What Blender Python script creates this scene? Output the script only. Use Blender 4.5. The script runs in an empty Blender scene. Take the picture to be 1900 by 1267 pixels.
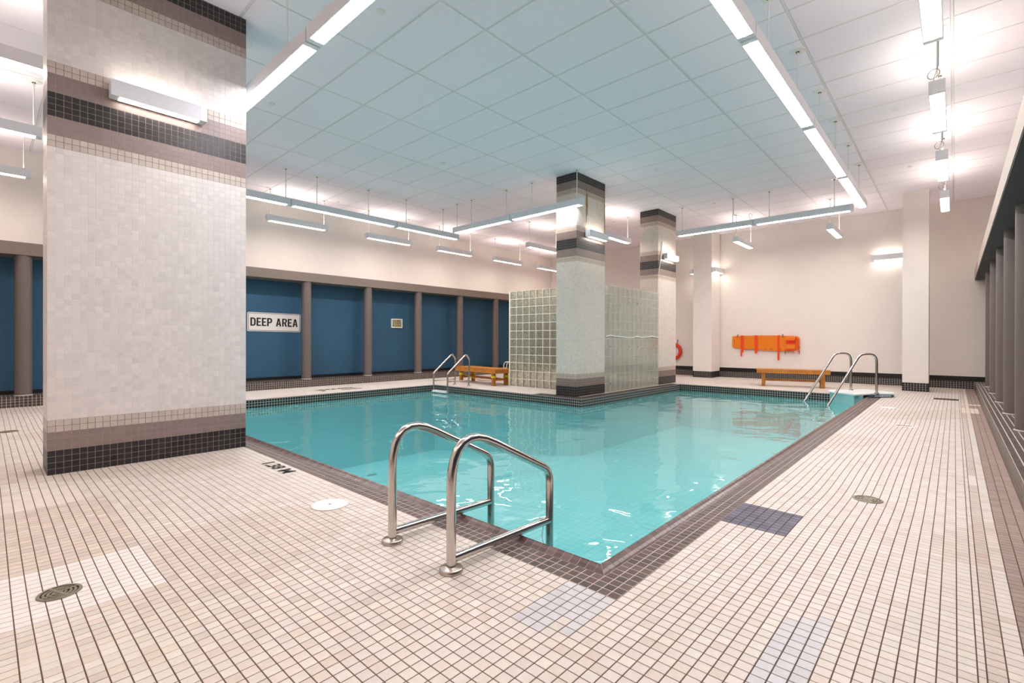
import bpy, bmesh, math, random
import numpy as np
from mathutils import Vector, Matrix
random.seed(7); rng = np.random.default_rng(7)
scene = bpy.context.scene
COL = scene.collection

# ------------------------------------------------------------------ camera, world, exposure
yaw, pitch, roll = math.radians(42.48), -0.0015, -0.0018
cy, sy, cp, sp, cr, sr = math.cos(yaw), math.sin(yaw), math.cos(pitch), math.sin(pitch), math.cos(roll), math.sin(roll)
fwd = Vector((cy*cp, sy*cp, sp)); right = Vector((sy, -cy, 0)); down = fwd.cross(right)
r2 = right*cr + down*sr; d2 = -right*sr + down*cr
cam = bpy.data.cameras.new('camera'); cam.sensor_width = 36; cam.lens = 36*897/1900
cam.clip_start = 0.05; cam.clip_end = 100
cam_o = bpy.data.objects.new('camera', cam); COL.objects.link(cam_o)
mw = Matrix((r2, -d2, -fwd)).transposed().to_4x4(); mw.translation = (0, 0, 1.2)
cam_o.matrix_world = mw; scene.camera = cam_o
w = bpy.data.worlds.new('world'); scene.world = w; w.use_nodes = True
w.node_tree.nodes['Background'].inputs[0].default_value = (0.9, 0.95, 1, 1)
w.node_tree.nodes['Background'].inputs[1].default_value = 0.3
vs = scene.view_settings; vs.view_transform = 'Standard'; vs.look = 'None'; vs.gamma = 1; vs.use_curve_mapping = False
vs.exposure = 1.74
E_DOWN = 15.0          # linear lights over the pool
P_DOWN, P_UP = 11.0, 5.0          # short pendants
W_DOWN, W_UP = 4.8, 3.6          # wall lights
C_RUN, C_PEND, C_WALL = (1.0, 0.958, 0.985), (1.0, 0.89, 0.77), (1.0, 0.91, 0.80)
scene.cycles.use_denoising = True
scene.cycles.max_bounces = 10; scene.cycles.diffuse_bounces = 6; scene.cycles.glossy_bounces = 4
scene.cycles.transmission_bounces = 8; scene.cycles.transparent_max_bounces = 12
scene.cycles.caustics_reflective = False; scene.cycles.caustics_refractive = False
scene.cycles.sample_clamp_indirect = 6

def to_px(p):
    v = Vector(p) - Vector((0, 0, 1.2)); z = v.dot(fwd)
    if z < 0.05: return None
    return (950 + 897*v.dot(r2)/z, 633.5 + 897*v.dot(d2)/z, z)

# ------------------------------------------------------------------ helpers
def lin(c):
    return tuple((x/255/12.92 if x/255 <= 0.04045 else ((x/255+0.055)/1.055)**2.4) for x in c)
MATS = {}
def mat(name, rgb=(200, 200, 200), rough=0.5, metal=0.0, noise=0.0, nscale=8.0, bump=0.0, bscale=60.0, attr=False, spec=0.5, linear=None):
    m = bpy.data.materials.new(name); m.use_nodes = True; MATS[name] = m
    nt = m.node_tree; b = nt.nodes['Principled BSDF']
    c = linear or lin(rgb)
    b.inputs['Roughness'].default_value = rough; b.inputs['Metallic'].default_value = metal
    b.inputs['Specular IOR Level'].default_value = spec
    b.inputs['Base Color'].default_value = (*c, 1)
    src = None
    if attr:
        a = nt.nodes.new('ShaderNodeAttribute'); a.attribute_name = 'Col'; src = a.outputs['Color']
        nt.links.new(src, b.inputs['Base Color'])
    if noise > 0:
        tc = nt.nodes.new('ShaderNodeTexCoord'); n = nt.nodes.new('ShaderNodeTexNoise')
        n.inputs['Scale'].default_value = nscale; n.inputs['Detail'].default_value = 5
        nt.links.new(tc.outputs['Object'], n.inputs['Vector'])
        mr = nt.nodes.new('ShaderNodeMapRange'); mr.inputs['From Min'].default_value = 0.3; mr.inputs['From Max'].default_value = 0.7
        mr.inputs['To Min'].default_value = 1-noise; mr.inputs['To Max'].default_value = 1+noise*0.6
        nt.links.new(n.outputs['Fac'], mr.inputs['Value'])
        vm = nt.nodes.new('ShaderNodeVectorMath'); vm.operation = 'SCALE'
        if src: nt.links.new(src, vm.inputs[0])
        else: vm.inputs[0].default_value = c
        nt.links.new(mr.outputs['Result'], vm.inputs['Scale'])
        nt.links.new(vm.outputs['Vector'], b.inputs['Base Color'])
    if bump > 0:
        tc = nt.nodes.new('ShaderNodeTexCoord'); n = nt.nodes.new('ShaderNodeTexNoise')
        n.inputs['Scale'].default_value = bscale; n.inputs['Detail'].default_value = 4
        nt.links.new(tc.outputs['Object'], n.inputs['Vector'])
        bp = nt.nodes.new('ShaderNodeBump'); bp.inputs['Strength'].default_value = bump; bp.inputs['Distance'].default_value = 0.01
        nt.links.new(n.outputs['Fac'], bp.inputs['Height']); nt.links.new(bp.outputs['Normal'], b.inputs['Normal'])
    return m
def emit(name, col, strength):
    m = bpy.data.materials.new(name); m.use_nodes = True; nt = m.node_tree
    nt.nodes.remove(nt.nodes['Principled BSDF'])
    e = nt.nodes.new('ShaderNodeEmission'); e.inputs[0].default_value = (*col, 1); e.inputs[1].default_value = strength
    nt.links.new(e.outputs[0], nt.nodes['Material Output'].inputs[0]); MATS[name] = m
    return m

def tag(o, label=None, cat=None, group=None, kind=None):
    if label: o['label'] = label
    if cat: o['category'] = cat
    if group: o['group'] = group
    if kind: o['kind'] = kind
    return o
def link(name, me, m=None, parent=None, loc=(0, 0, 0), rot=(0, 0, 0)):
    o = bpy.data.objects.new(name, me); COL.objects.link(o)
    if m is not None and len(me.materials) == 0: me.materials.append(m)
    if parent: o.parent = parent
    o.location = loc; o.rotation_euler = rot
    return o
def thing(name, label, cat, loc=(0, 0, 0), rz=0.0, group=None):
    o = bpy.data.objects.new(name, None); COL.objects.link(o); o.empty_display_size = 0.1
    o.location = loc; o.rotation_euler = (0, 0, rz)
    return tag(o, label, cat, group)
def copy_tree(o, parent=None):
    c = o.copy(); COL.objects.link(c); c.parent = parent
    for ch in list(o.children): copy_tree(ch, c)
    return c

class MB:
    """collects shapes and links them as one mesh object"""
    def __init__(s): s.v = []; s.f = []; s.sm = []
    def add(s, vs_, fs, smooth=False):
        o = len(s.v); s.v += [tuple(v) for v in vs_]; s.f += [tuple(i+o for i in f) for f in fs]; s.sm += [smooth]*len(fs); return s
    def box(s, a, b, bev=0.0):
        x0, y0, z0 = a; x1, y1, z1 = b
        if x1 < x0: x0, x1 = x1, x0
        if y1 < y0: y0, y1 = y1, y0
        if z1 < z0: z0, z1 = z1, z0
        if bev <= 0:
            v = [(x0,y0,z0),(x1,y0,z0),(x1,y1,z0),(x0,y1,z0),(x0,y0,z1),(x1,y0,z1),(x1,y1,z1),(x0,y1,z1)]
            return s.add(v, [(0,3,2,1),(4,5,6,7),(0,1,5,4),(1,2,6,5),(2,3,7,6),(3,0,4,7)])
        bm = bmesh.new(); bmesh.ops.create_cube(bm, size=1)
        bmesh.ops.scale(bm, vec=(x1-x0, y1-y0, z1-z0), verts=bm.verts)
        bmesh.ops.bevel(bm, geom=bm.edges[:], offset=bev, segments=2, affect='EDGES', profile=0.7)
        bmesh.ops.translate(bm, vec=((x0+x1)/2, (y0+y1)/2, (z0+z1)/2), verts=bm.verts)
        bm.verts.index_update()
        s.add([v.co[:] for v in bm.verts], [[v.index for v in f.verts] for f in bm.faces]); bm.free(); return s
    def tube(s, pts, r, n=12, caps=True):
        pts = [Vector(p) for p in pts]; rings = []
        up = None
        for i, p in enumerate(pts):
            if i == 0: t = pts[1]-p
            elif i == len(pts)-1: t = p-pts[i-1]
            else: t = (pts[i+1]-p).normalized()+(p-pts[i-1]).normalized()
            t.normalize()
            if up is None:
                up = Vector((0, 0, 1)) if abs(t.z) < 0.9 else Vector((1, 0, 0))
            u = (up - t*up.dot(t)).normalized(); up = u; v = t.cross(u)
            rr = r[i] if isinstance(r, (list, tuple)) else r
            rings.append([p + u*math.cos(2*math.pi*k/n)*rr + v*math.sin(2*math.pi*k/n)*rr for k in range(n)])
        vv = [q for ring in rings for q in ring]; ff = []
        for i in range(len(pts)-1):
            for k in range(n):
                ff.append((i*n+k, i*n+(k+1)%n, (i+1)*n+(k+1)%n, (i+1)*n+k))
        s.add(vv, ff, True)
        if caps:
            s.add(rings[0], [tuple(range(n))[::-1]]); s.add(rings[-1], [tuple(range(n))])
        return s
    def lathe(s, prof, n=24, c=(0, 0, 0)):
        vv = []; ff = []
        for (r, z) in prof:
            for k in range(n):
                a = 2*math.pi*k/n; vv.append((c[0]+r*math.cos(a), c[1]+r*math.sin(a), c[2]+z))
        for i in range(len(prof)-1):
            for k in range(n):
                ff.append((i*n+k, i*n+(k+1)%n, (i+1)*n+(k+1)%n, (i+1)*n+k))
        return s.add(vv, ff, len(prof) > 6)
    def prism(s, poly, z0, z1):
        n = len(poly)
        v = [(x, y, z0) for x, y in poly]+[(x, y, z1) for x, y in poly]
        f = [tuple(range(n))[::-1], tuple(range(n, 2*n))]+[(i, (i+1) % n, n+(i+1) % n, n+i) for i in range(n)]
        return s.add(v, f)
    def mesh(s, name):
        me = bpy.data.meshes.new(name); me.from_pydata(s.v, [], s.f)
        me.polygons.foreach_set('use_smooth', s.sm); me.update(); return me
    def build(s, name, m, parent=None, loc=(0, 0, 0), rot=(0, 0, 0)):
        return link(name, s.mesh(name), m, parent, loc, rot)

def arc_path(pts, rad, n=6):
    """polyline with filleted corners"""
    P = [Vector(p) for p in pts]; out = [P[0]]
    for i in range(1, len(P)-1):
        a = (P[i-1]-P[i]); b = (P[i+1]-P[i]); r = rad[i-1] if isinstance(rad, (list, tuple)) else rad
        ang = a.angle(b); d = min(r/math.tan(ang/2), a.length*0.49, b.length*0.49)
        s_ = P[i]+a.normalized()*d; e = P[i]+b.normalized()*d
        for k in range(n+1):
            t = k/n; out.append(s_*(1-t)**2 + P[i]*2*t*(1-t) + e*t*t)
    out.append(P[-1]); return out

def curve_shape(outer, holes, depth, bevel=0.0):
    cu = bpy.data.curves.new('shape', 'CURVE'); cu.dimensions = '2D'; cu.fill_mode = 'BOTH'
    cu.extrude = depth/2; cu.bevel_depth = bevel; cu.bevel_resolution = 1
    for pl in [outer]+holes:
        sp_ = cu.splines.new('POLY'); sp_.points.add(len(pl)-1)
        for i, (x, y) in enumerate(pl): sp_.points[i].co = (x, y, 0, 1)
        sp_.use_cyclic_u = True
    return curve_mesh(cu)
def curve_mesh(cu):
    o = bpy.data.objects.new('tmp', cu); COL.objects.link(o)
    bpy.context.view_layer.update()
    me = bpy.data.meshes.new_from_object(o.evaluated_get(bpy.context.evaluated_depsgraph_get()))
    bpy.data.objects.remove(o); me.materials.clear(); return me
def text_mesh(txt, size, depth=0.002, bold=0.0, sx=1.0, spacing=1.0):
    cu = bpy.data.curves.new('txt', 'FONT'); cu.body = txt; cu.size = size; cu.extrude = depth/2; cu.offset = bold
    cu.align_x = 'CENTER'; cu.align_y = 'CENTER'; cu.space_character = spacing
    me = curve_mesh(cu)
    for v in me.vertices: v.co.x *= sx
    return me
def round_rect(w_, h_, r, n=4, cx=0, cy_=0):
    out = []
    for qx, qy, a0 in ((1, 1, 0), (-1, 1, 90), (-1, -1, 180), (1, -1, 270)):
        for k in range(n+1):
            a = math.radians(a0+90*k/n)
            out.append((cx+qx*(w_/2-r)+r*math.cos(a), cy_+qy*(h_/2-r)+r*math.sin(a)))
    return out

# ---- tiles: box tops with a bevelled rim, laid in any plane
def tile_mesh(name, C0, U, V, N, hu, hv, h, col, bev=0.0008):
    """C0 (n,3) centres of the tile base; U,V,N (3,) or (n,3); hu,hv half sizes; col (n,3)"""
    n = len(C0); C0 = np.asarray(C0, float)
    U = np.broadcast_to(np.asarray(U, float), (n, 3)); V = np.broadcast_to(np.asarray(V, float), (n, 3)); N = np.broadcast_to(np.asarray(N, float), (n, 3))
    hu = np.broadcast_to(hu, (n,))[:, None]; hv = np.broadcast_to(hv, (n,))[:, None]
    vs_ = np.zeros((n, 8, 3))
    for k, (a, b) in enumerate(((-1, -1), (1, -1), (1, 1), (-1, 1))):
        vs_[:, k] = C0 + U*hu*a + V*hv*b
        vs_[:, k+4] = C0 + U*(hu-bev)*a + V*(hv-bev)*b + N*h
    vs_ = vs_.reshape(-1, 3)
    q = np.array([[4, 5, 6, 7], [0, 1, 5, 4], [1, 2, 6, 5], [2, 3, 7, 6], [3, 0, 4, 7]])
    F = (q[None] + (np.arange(n)*8)[:, None, None]).reshape(-1)
    me = bpy.data.meshes.new(name)
    me.vertices.add(n*8); me.vertices.foreach_set('co', vs_.astype(np.float32).ravel())
    nf = n*5; me.loops.add(nf*4); me.loops.foreach_set('vertex_index', F.astype(np.int32))
    me.polygons.add(nf); me.polygons.foreach_set('loop_start', np.arange(0, nf*4, 4, dtype=np.int32))
    me.polygons.foreach_set('use_smooth', np.zeros(nf, bool)); me.update(calc_edges=True)
    ca = me.color_attributes.new('Col', 'FLOAT_COLOR', 'POINT')
    cc = np.ones((n, 8, 4)); cc[:, :, :3] = np.asarray(col)[:, None, :]
    ca.data.foreach_set('color', cc.astype(np.float32).ravel())
    return me
def area_px(P):
    """projected area of quads P (n,4,3)"""
    R = np.array([r2[:], d2[:], fwd[:]]); Q = (P-np.array([0, 0, 1.2]))@R.T
    z = Q[..., 2]; ok = (z > 0.1).all(1); z = np.maximum(z, 0.1)
    x = 950+897*Q[..., 0]/z; y = 633.5+897*Q[..., 1]/z
    inside = ((x > 0) & (x < 1900) & (y > 0) & (y < 1267)).all(1)
    a = 0.5*np.abs((x[:, 0]-x[:, 2])*(y[:, 1]-y[:, 3])-(x[:, 1]-x[:, 3])*(y[:, 0]-y[:, 2]))
    return np.where(ok & inside, a, 0)
def jitter(base, n, amt=0.05):
    g = 1+rng.normal(0, amt, (n, 1)); return np.clip(np.asarray(base)[None]*g*(1+rng.normal(0, amt*0.25, (n, 3))), 0.003, 0.95)
def single_tiles(parent, name, C0, U, V, N, hu, hv, h, col, m, idx, nclass=10, bev=0.0008, gid=None):
    """individual tile objects that share a few meshes (one per colour class)"""
    order = sorted(idx, key=lambda i: float(np.sum(col[i])))
    U = np.asarray(U, float); V = np.asarray(V, float); N = np.asarray(N, float)
    cls = {}
    for k, i in enumerate(order): cls.setdefault(((k*nclass//max(1, len(order)), int(gid[i]) if gid is not None else 0), round(float(np.broadcast_to(hu, (len(C0),))[i]), 4), round(float(np.broadcast_to(hv, (len(C0),))[i]), 4)), []).append(i)
    for (c, a, b), members in cls.items():
        cc = col[members[len(members)//2]]
        me = tile_mesh(name, [(0, 0, 0)], U, V, N, a, b, h, [cc], bev); me.materials.append(m)
        for i in members:
            o = bpy.data.objects.new(name, me); COL.objects.link(o); o.parent = parent; o.location = C0[i]

# ------------------------------------------------------------------ materials
M_WALL = mat('wall_paint', (240, 232, 226), 0.75, noise=0.02, nscale=3, bump=0.08, bscale=120)
M_WALLB = mat('blue_paint', (44, 86, 114), 0.7, noise=0.08, nscale=2, bump=0.25, bscale=140)
M_TAUPE = mat('taupe_paint', (122, 107, 98), 0.55, bump=0.04, bscale=80)
M_TAUPE_LIT = mat('lit_taupe_paint', (178, 163, 153), 0.6)  # pendant light on the right fascia is put into this lighter taupe
M_PILLAR = mat('grey_pillar_paint', (106, 94, 90), 0.45, bump=0.08, bscale=100)
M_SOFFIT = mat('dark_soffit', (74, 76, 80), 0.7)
M_BLACK = mat('black_base', (14, 14, 18), 0.4)
M_CEIL = mat('ceiling_tile', (252, 244, 254), 0.9, noise=0.02, nscale=30, bump=0.15, bscale=220)
M_TBAR = mat('ceiling_grid', (232, 229, 228), 0.6)
M_TILE = mat('glazed_tile', attr=True, rough=0.5, noise=0.05, nscale=25, spec=0.4)
M_WTILE = mat('wall_tile', attr=True, rough=0.35, noise=0.05, nscale=30, spec=0.45)
M_GROUT = mat('floor_grout', (96, 70, 58), 0.9, noise=0.15, nscale=5)
M_GROUTC = mat('coping_grout', (190, 172, 166), 0.9)
M_GROUTA = mat('band_grout', attr=True, rough=0.9)
M_GROUTW = mat('pale_grout', (200, 194, 184), 0.9)
M_STEEL = mat('polished_steel', (205, 198, 192), 0.16, 1.0, noise=0.06, nscale=14)
M_STEELB = mat('brushed_steel', (190, 180, 172), 0.3, 1.0, noise=0.08, nscale=20)
M_HOUS = mat('white_enamel', (226, 228, 234), 0.4)
M_WHITE = mat('white_plastic', (238, 236, 232), 0.35)
M_CAPG = mat('grey_end_cap', (178, 186, 198), 0.4)
M_DARK = mat('dark_metal', (30, 28, 28), 0.5)
M_WIRE = mat('hanger_wire', (170, 168, 166), 0.35, 0.6)
M_WOOD = mat('varnished_pine', (196, 126, 50), 0.35, noise=0.22, nscale=9, bump=0.05)
M_WOODD = mat('varnished_pine_shade', (178, 112, 44), 0.4, noise=0.25, nscale=9)
M_ORANGE = mat('orange_plastic', (238, 128, 14), 0.35)
M_STRAP = mat('orange_red_webbing', (240, 70, 16), 0.6)
M_RING = mat('ring_vinyl', (226, 52, 22), 0.4)
M_YELLOW = mat('yellow_rope', (226, 206, 40), 0.7)
M_MORTAR = mat('block_mortar', (226, 222, 204), 0.7)
M_BRASS = mat('drain_bronze', (138, 128, 108), 0.45, 0.5, noise=0.2, nscale=30)
M_TEAL = mat('steps_teal', (150, 205, 206), 0.35)
M_STEPW = mat('steps_white', (232, 240, 238), 0.3)
M_STRIP = mat('strip_blue', (62, 98, 122), 0.5)
M_SIGN = mat('sign_face', (232, 222, 216), 0.4)
M_INK = mat('black_ink', (10, 8, 8), 0.6)
M_LCD = mat('lcd_face', (176, 160, 118), 0.3)
M_BROWN = mat('brown_cabinet', (96, 52, 32), 0.4)
M_RUN = emit('diffuser_run', C_RUN, E_DOWN)
M_PEN = emit('diffuser_pendant', C_PEND, P_DOWN); M_PENU = emit('uplight_pendant', C_PEND, P_UP)
M_WL = emit('diffuser_wall', C_WALL, W_DOWN); M_WLU = emit('uplight_wall', C_WALL, W_UP)

# basin: pale turquoise mosaic
mb_ = mat('basin_mosaic', (96, 178, 176), 0.5); nt = mb_.node_tree; bs = nt.nodes['Principled BSDF']
tc = nt.nodes.new('ShaderNodeTexCoord'); br = nt.nodes.new('ShaderNodeTexBrick'); br.offset = 0.0
br.inputs['Scale'].default_value = 1.0; br.inputs['Brick Width'].default_value = 0.108; br.inputs['Row Height'].default_value = 0.108
br.inputs['Mortar Size'].default_value = 0.0028; br.inputs['Mortar Smooth'].default_value = 0.2
br.inputs['Color1'].default_value = (*lin((160, 232, 236)), 1); br.inputs['Color2'].default_value = (*lin((168, 236, 238)), 1)
br.inputs['Mortar'].default_value = (*lin((90, 176, 184)), 1)
nt.links.new(tc.outputs['Object'], br.inputs['Vector']); nt.links.new(br.outputs['Color'], bs.inputs['Base Color'])
M_BASIN = mb_
# water: clear tinted body under a rippled reflecting surface (Fresnel mix)
mwt = bpy.data.materials.new('pool_water'); mwt.use_nodes = True; nt = mwt.node_tree; nt.nodes.remove(nt.nodes['Principled BSDF'])
tr = nt.nodes.new('ShaderNodeBsdfTransparent'); tr.inputs[0].default_value = (0.82, 0.985, 0.985, 1)
gl = nt.nodes.new('ShaderNodeBsdfGlossy'); gl.inputs['Roughness'].default_value = 0.0; gl.inputs[0].default_value = (0.95, 1, 1, 1)
fr = nt.nodes.new('ShaderNodeFresnel'); fr.inputs[0].default_value = 1.33
mx = nt.nodes.new('ShaderNodeMixShader')
tc = nt.nodes.new('ShaderNodeTexCoord'); mp = nt.nodes.new('ShaderNodeMapping'); mp.inputs['Scale'].default_value = (1.0, 1.0, 1.0)
n1 = nt.nodes.new('ShaderNodeTexNoise'); n1.inputs['Scale'].default_value = 1.3; n1.inputs['Detail'].default_value = 2.0; n1.inputs['Distortion'].default_value = 0.6
n2 = nt.nodes.new('ShaderNodeTexNoise'); n2.inputs['Scale'].default_value = 5.5; n2.inputs['Detail'].default_value = 2.0
ma = nt.nodes.new('ShaderNodeMath'); ma.operation = 'MULTIPLY_ADD'; ma.inputs[1].default_value = 0.11
bp = nt.nodes.new('ShaderNodeBump'); bp.inputs['Strength'].default_value = 0.55; bp.inputs['Distance'].default_value = 0.035
nt.links.new(tc.outputs['Object'], mp.inputs[0]); nt.links.new(mp.outputs[0], n1.inputs['Vector']); nt.links.new(mp.outputs[0], n2.inputs['Vector'])
nt.links.new(n2.outputs['Fac'], ma.inputs[0]); nt.links.new(n1.outputs['Fac'], ma.inputs[2]); nt.links.new(ma.outputs[0], bp.inputs['Height'])
nt.links.new(bp.outputs[0], gl.inputs['Normal']); nt.links.new(bp.outputs[0], fr.inputs['Normal'])
dfw = nt.nodes.new('ShaderNodeBsdfDiffuse'); dfw.inputs[0].default_value = (*lin((138, 232, 232)), 1)   # faint cloudiness of the water
mw2 = nt.nodes.new('ShaderNodeMixShader'); mw2.inputs[0].default_value = 0.32
nt.links.new(tr.outputs[0], mw2.inputs[1]); nt.links.new(dfw.outputs[0], mw2.inputs[2])
nt.links.new(fr.outputs[0], mx.inputs[0]); nt.links.new(mw2.outputs[0], mx.inputs[1]); nt.links.new(gl.outputs[0], mx.inputs[2])
nt.links.new(mx.outputs[0], nt.nodes['Material Output'].inputs[0]); M_WATER = mwt
# glass block
mg = bpy.data.materials.new('glass_block'); mg.use_nodes = True; nt = mg.node_tree; b = nt.nodes['Principled BSDF']
b.inputs['Base Color'].default_value = (0.88, 0.92, 0.84, 1); b.inputs['Roughness'].default_value = 0.04
b.inputs['Transmission Weight'].default_value = 1.0; b.inputs['IOR'].default_value = 1.22
tc = nt.nodes.new('ShaderNodeTexCoord'); wv = nt.nodes.new('ShaderNodeTexWave'); wv.inputs['Scale'].default_value = 5; wv.inputs['Distortion'].default_value = 9
wv.inputs['Detail'].default_value = 1.5; wv.inputs['Detail Scale'].default_value = 2.2
bp = nt.nodes.new('ShaderNodeBump'); bp.inputs['Strength'].default_value = 0.8; bp.inputs['Distance'].default_value = 0.02
nt.links.new(tc.outputs['Object'], wv.inputs['Vector']); nt.links.new(wv.outputs['Fac'], bp.inputs['Height']); nt.links.new(bp.outputs[0], b.inputs['Normal'])
out = nt.nodes['Material Output']; t1 = nt.nodes.new('ShaderNodeBsdfTransparent'); t1.inputs[0].default_value = (0.96, 0.96, 0.88, 1)
d1 = nt.nodes.new('ShaderNodeBsdfDiffuse'); d1.inputs[0].default_value = (0.86, 0.82, 0.66, 1)
k1 = nt.nodes.new('ShaderNodeMixShader'); k1.inputs[0].default_value = 0.34
k2 = nt.nodes.new('ShaderNodeMixShader'); k2.inputs[0].default_value = 0.62
nt.links.new(bp.outputs[0], d1.inputs['Normal']); nt.links.new(t1.outputs[0], k1.inputs[1]); nt.links.new(d1.outputs[0], k1.inputs[2])
nt.links.new(b.outputs[0], k2.inputs[1]); nt.links.new(k1.outputs[0], k2.inputs[2]); nt.links.new(k2.outputs[0], out.inputs[0])
M_GLASS = mg
mac = bpy.data.materials.new('acrylic_sheet'); mac.use_nodes = True; nt = mac.node_tree; nt.nodes.remove(nt.nodes['Principled BSDF'])
tr = nt.nodes.new('ShaderNodeBsdfTransparent'); tr.inputs[0].default_value = (0.93, 0.93, 0.91, 1)
df = nt.nodes.new('ShaderNodeBsdfDiffuse'); df.inputs[0].default_value = (0.88, 0.84, 0.76, 1)
g2 = nt.nodes.new('ShaderNodeBsdfGlossy'); g2.inputs['Roughness'].default_value = 0.12
m1 = nt.nodes.new('ShaderNodeMixShader'); m1.inputs[0].default_value = 0.22
m2 = nt.nodes.new('ShaderNodeMixShader'); m2.inputs[0].default_value = 0.10
nt.links.new(tr.outputs[0], m1.inputs[1]); nt.links.new(df.outputs[0], m1.inputs[2]); nt.links.new(m1.outputs[0], m2.inputs[1]); nt.links.new(g2.outputs[0], m2.inputs[2])
nt.links.new(m2.outputs[0], nt.nodes['Material Output'].inputs[0]); M_ACRYL = mac

# ------------------------------------------------------------------ dimensions
PT = 0.054; X0, Y0 = 1.977, 1.152
PX0, PX1, PXN = 2.211, 13.029, 8.223            # inner walls of the pool
PY0, PYN, PY1 = 1.386, 5.616, 10.368
CW = 0.072                                      # curb width
ZC = 4.82; WX = 16.87; WY = 13.13; RXB = -2.6; RY = -1.2
drains = [(0.25, 3.22, 1.1, 0.034), (4.655, 0.50, 1.0, 0.034), (9.0, 0.6, 0.9, 0.026), (0.22, 9.33, 1.0, 0.03)]
def deck_z(x, y):
    x = np.asarray(x, float); y = np.asarray(y, float); z = np.zeros(np.broadcast(x, y).shape)
    for dx, dy, s, a in drains:
        wgt = np.exp(-((x-dx)**2+(y-dy)**2)/(s*s*0.45))
        z = z-a*wgt
    e = np.maximum(X0-x, Y0-y); fade = np.clip(e/0.35, 0, 1)
    return z*fade*fade*(3-2*fade)

# ------------------------------------------------------------------ floor
def in_rect(x, y, a, b, c, d): return (x > a) & (x < b) & (y > c) & (y < d)
nx0 = -math.floor((X0+1.6)/PT); xe = X0+PT*np.arange(nx0, 277)                 # tile edges in x
ye_up = Y0+PT*np.arange(0, 207)
ye_dn = Y0-0.0553*np.arange(1, 23)                                             # down to -0.065
ye_dn2 = np.array([-0.089-0.0552*k for k in range(0, 6)])
ye = np.concatenate([ye_dn2[::-1], ye_dn[::-1], ye_up])
xc = (xe[:-1]+xe[1:])/2; yc = (ye[:-1]+ye[1:])/2; hxs = (xe[1:]-xe[:-1])/2; hys = (ye[1:]-ye[:-1])/2
XX, YY = np.meshgrid(xc, yc, indexing='ij'); HX, HY = np.meshgrid(hxs, hys, indexing='ij')
x = XX.ravel(); y = YY.ravel(); hx = HX.ravel(); hy = HY.ravel()
inpool = in_rect(x, y, PX0-CW, PX1+CW, PY0-CW, PYN+CW) | in_rect(x, y, PX0-CW, PXN+CW, PYN-0.5, PY1+CW)
coping = (in_rect(x, y, X0, 12.95, Y0, PY0-CW) | in_rect(x, y, X0, PX0-CW, Y0, PY1+CW)) & ~inpool
cols = in_rect(x, y, 0.40, 1.97, 5.92, 6.31) | in_rect(x, y, 8.57, 9.65, 5.98, 6.48) | in_rect(x, y, 12.45, 13.5, 6.0, 6.5)
keep = ~inpool & ~coping & ~cols & (y < 12.30) & (x < 16.82)
fx, fy, fhx, fhy = x[keep], y[keep], hx[keep], hy[keep]
n = len(fx)
base = np.array(lin((216, 206, 197)))
fc = jitter(base, n, 0.03)
sel = rng.random(n) < 0.12; fc[sel] *= np.array([0.95, 0.91, 0.89])
sel = rng.random(n) < 0.10; fc[sel] *= 1.06
gid = np.zeros(n, int)
def paint(mask, rgb, amt=0.05):
    k = int(mask.sum()); gid[mask] = gid.max()+1
    if k: fc[mask] = jitter(lin(rgb), k, amt)
bl = (np.sin(fx*1.9+1.3*np.sin(fy*1.1))+np.sin(fy*2.3+fx*0.7)) > 1.15
fc[bl] *= np.array([0.93, 0.90, 0.88])
# patches of other tile
paint(in_rect(fx, fy, -2, 0.64, 3.59, 4.80), (208, 193, 181))
paint(in_rect(fx, fy, -2, 0.63, 2.93, 3.59), (228, 222, 218), 0.02)
paint(in_rect(fx, fy, -2, 0.50, 4.82, 5.35), (224, 213, 202), 0.02)
paint(in_rect(fx, fy, -2, 1.0, 1.0, 2.92) & (rng.random(n) < 0.3), (214, 200, 188))
A = in_rect(fx, fy, 1.52, 1.977, 1.16, 1.43) & ~in_rect(fx, fy, 1.50, 1.60, 1.15, 1.27)
A &= ~in_rect(fx, fy, 1.62, 1.70, 1.20, 1.26); paint(A, (203, 201, 203), 0.025)
B = in_rect(fx, fy, 1.5, 2.35, 0.37, 0.545) | in_rect(fx, fy, 2.3, 2.41, 0.37, 0.49) | in_rect(fx, fy, 2.3, 2.46, 0.37, 0.43)
paint(B, (202, 200, 203), 0.025)
dark = in_rect(fx, fy, 3.35, 3.79, 0.757, 1.152); paint(dark, (92, 90, 106), 0.12)
paint(in_rect(fx, fy, 13.33, 13.72, -0.06, 0.33), (60, 50, 44), 0.1)
band = in_rect(fx, fy, 1.0, 17, -0.37, -0.20); paint(band, (158, 138, 128), 0.06)
b2 = in_rect(fx, fy, 1.0, 17, -0.146, -0.089); fc[b2] *= np.array([0.87, 0.82, 0.80])
paint(in_rect(fx, fy, 12.5, 12.72, -0.37, -0.08), (226, 208, 192), 0.02)
paint(in_rect(fx, fy, 11.15, 11.95, -0.31, -0.08), (226, 208, 192), 0.02)
paint(in_rect(fx, fy, 5.6, 5.95, -0.15, -0.089), (228, 214, 204), 0.02)
paint(in_rect(fx, fy, 8.95, 9.2, 0.40, 0.90), (230, 216, 208), 0.02)
paint(in_rect(fx, fy, 12.05, 12.15, 0.75, 0.88), (232, 214, 204), 0.02)
# dark tile lettering, too worn to read, on the far deck
paint(in_rect(fx, fy, 5.45, 6.42, 11.22, 11.42) & (rng.random(n) < 0.8), (70, 52, 40), 0.1)
paint(in_rect(fx, fy, 5.85, 6.40, 10.93, 11.04), (70, 52, 40), 0.1)
paint(in_rect(fx, fy, 5.35, 5.55, 10.95, 11.30) & (rng.random(n) < 0.5), (80, 60, 48), 0.1)
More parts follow.
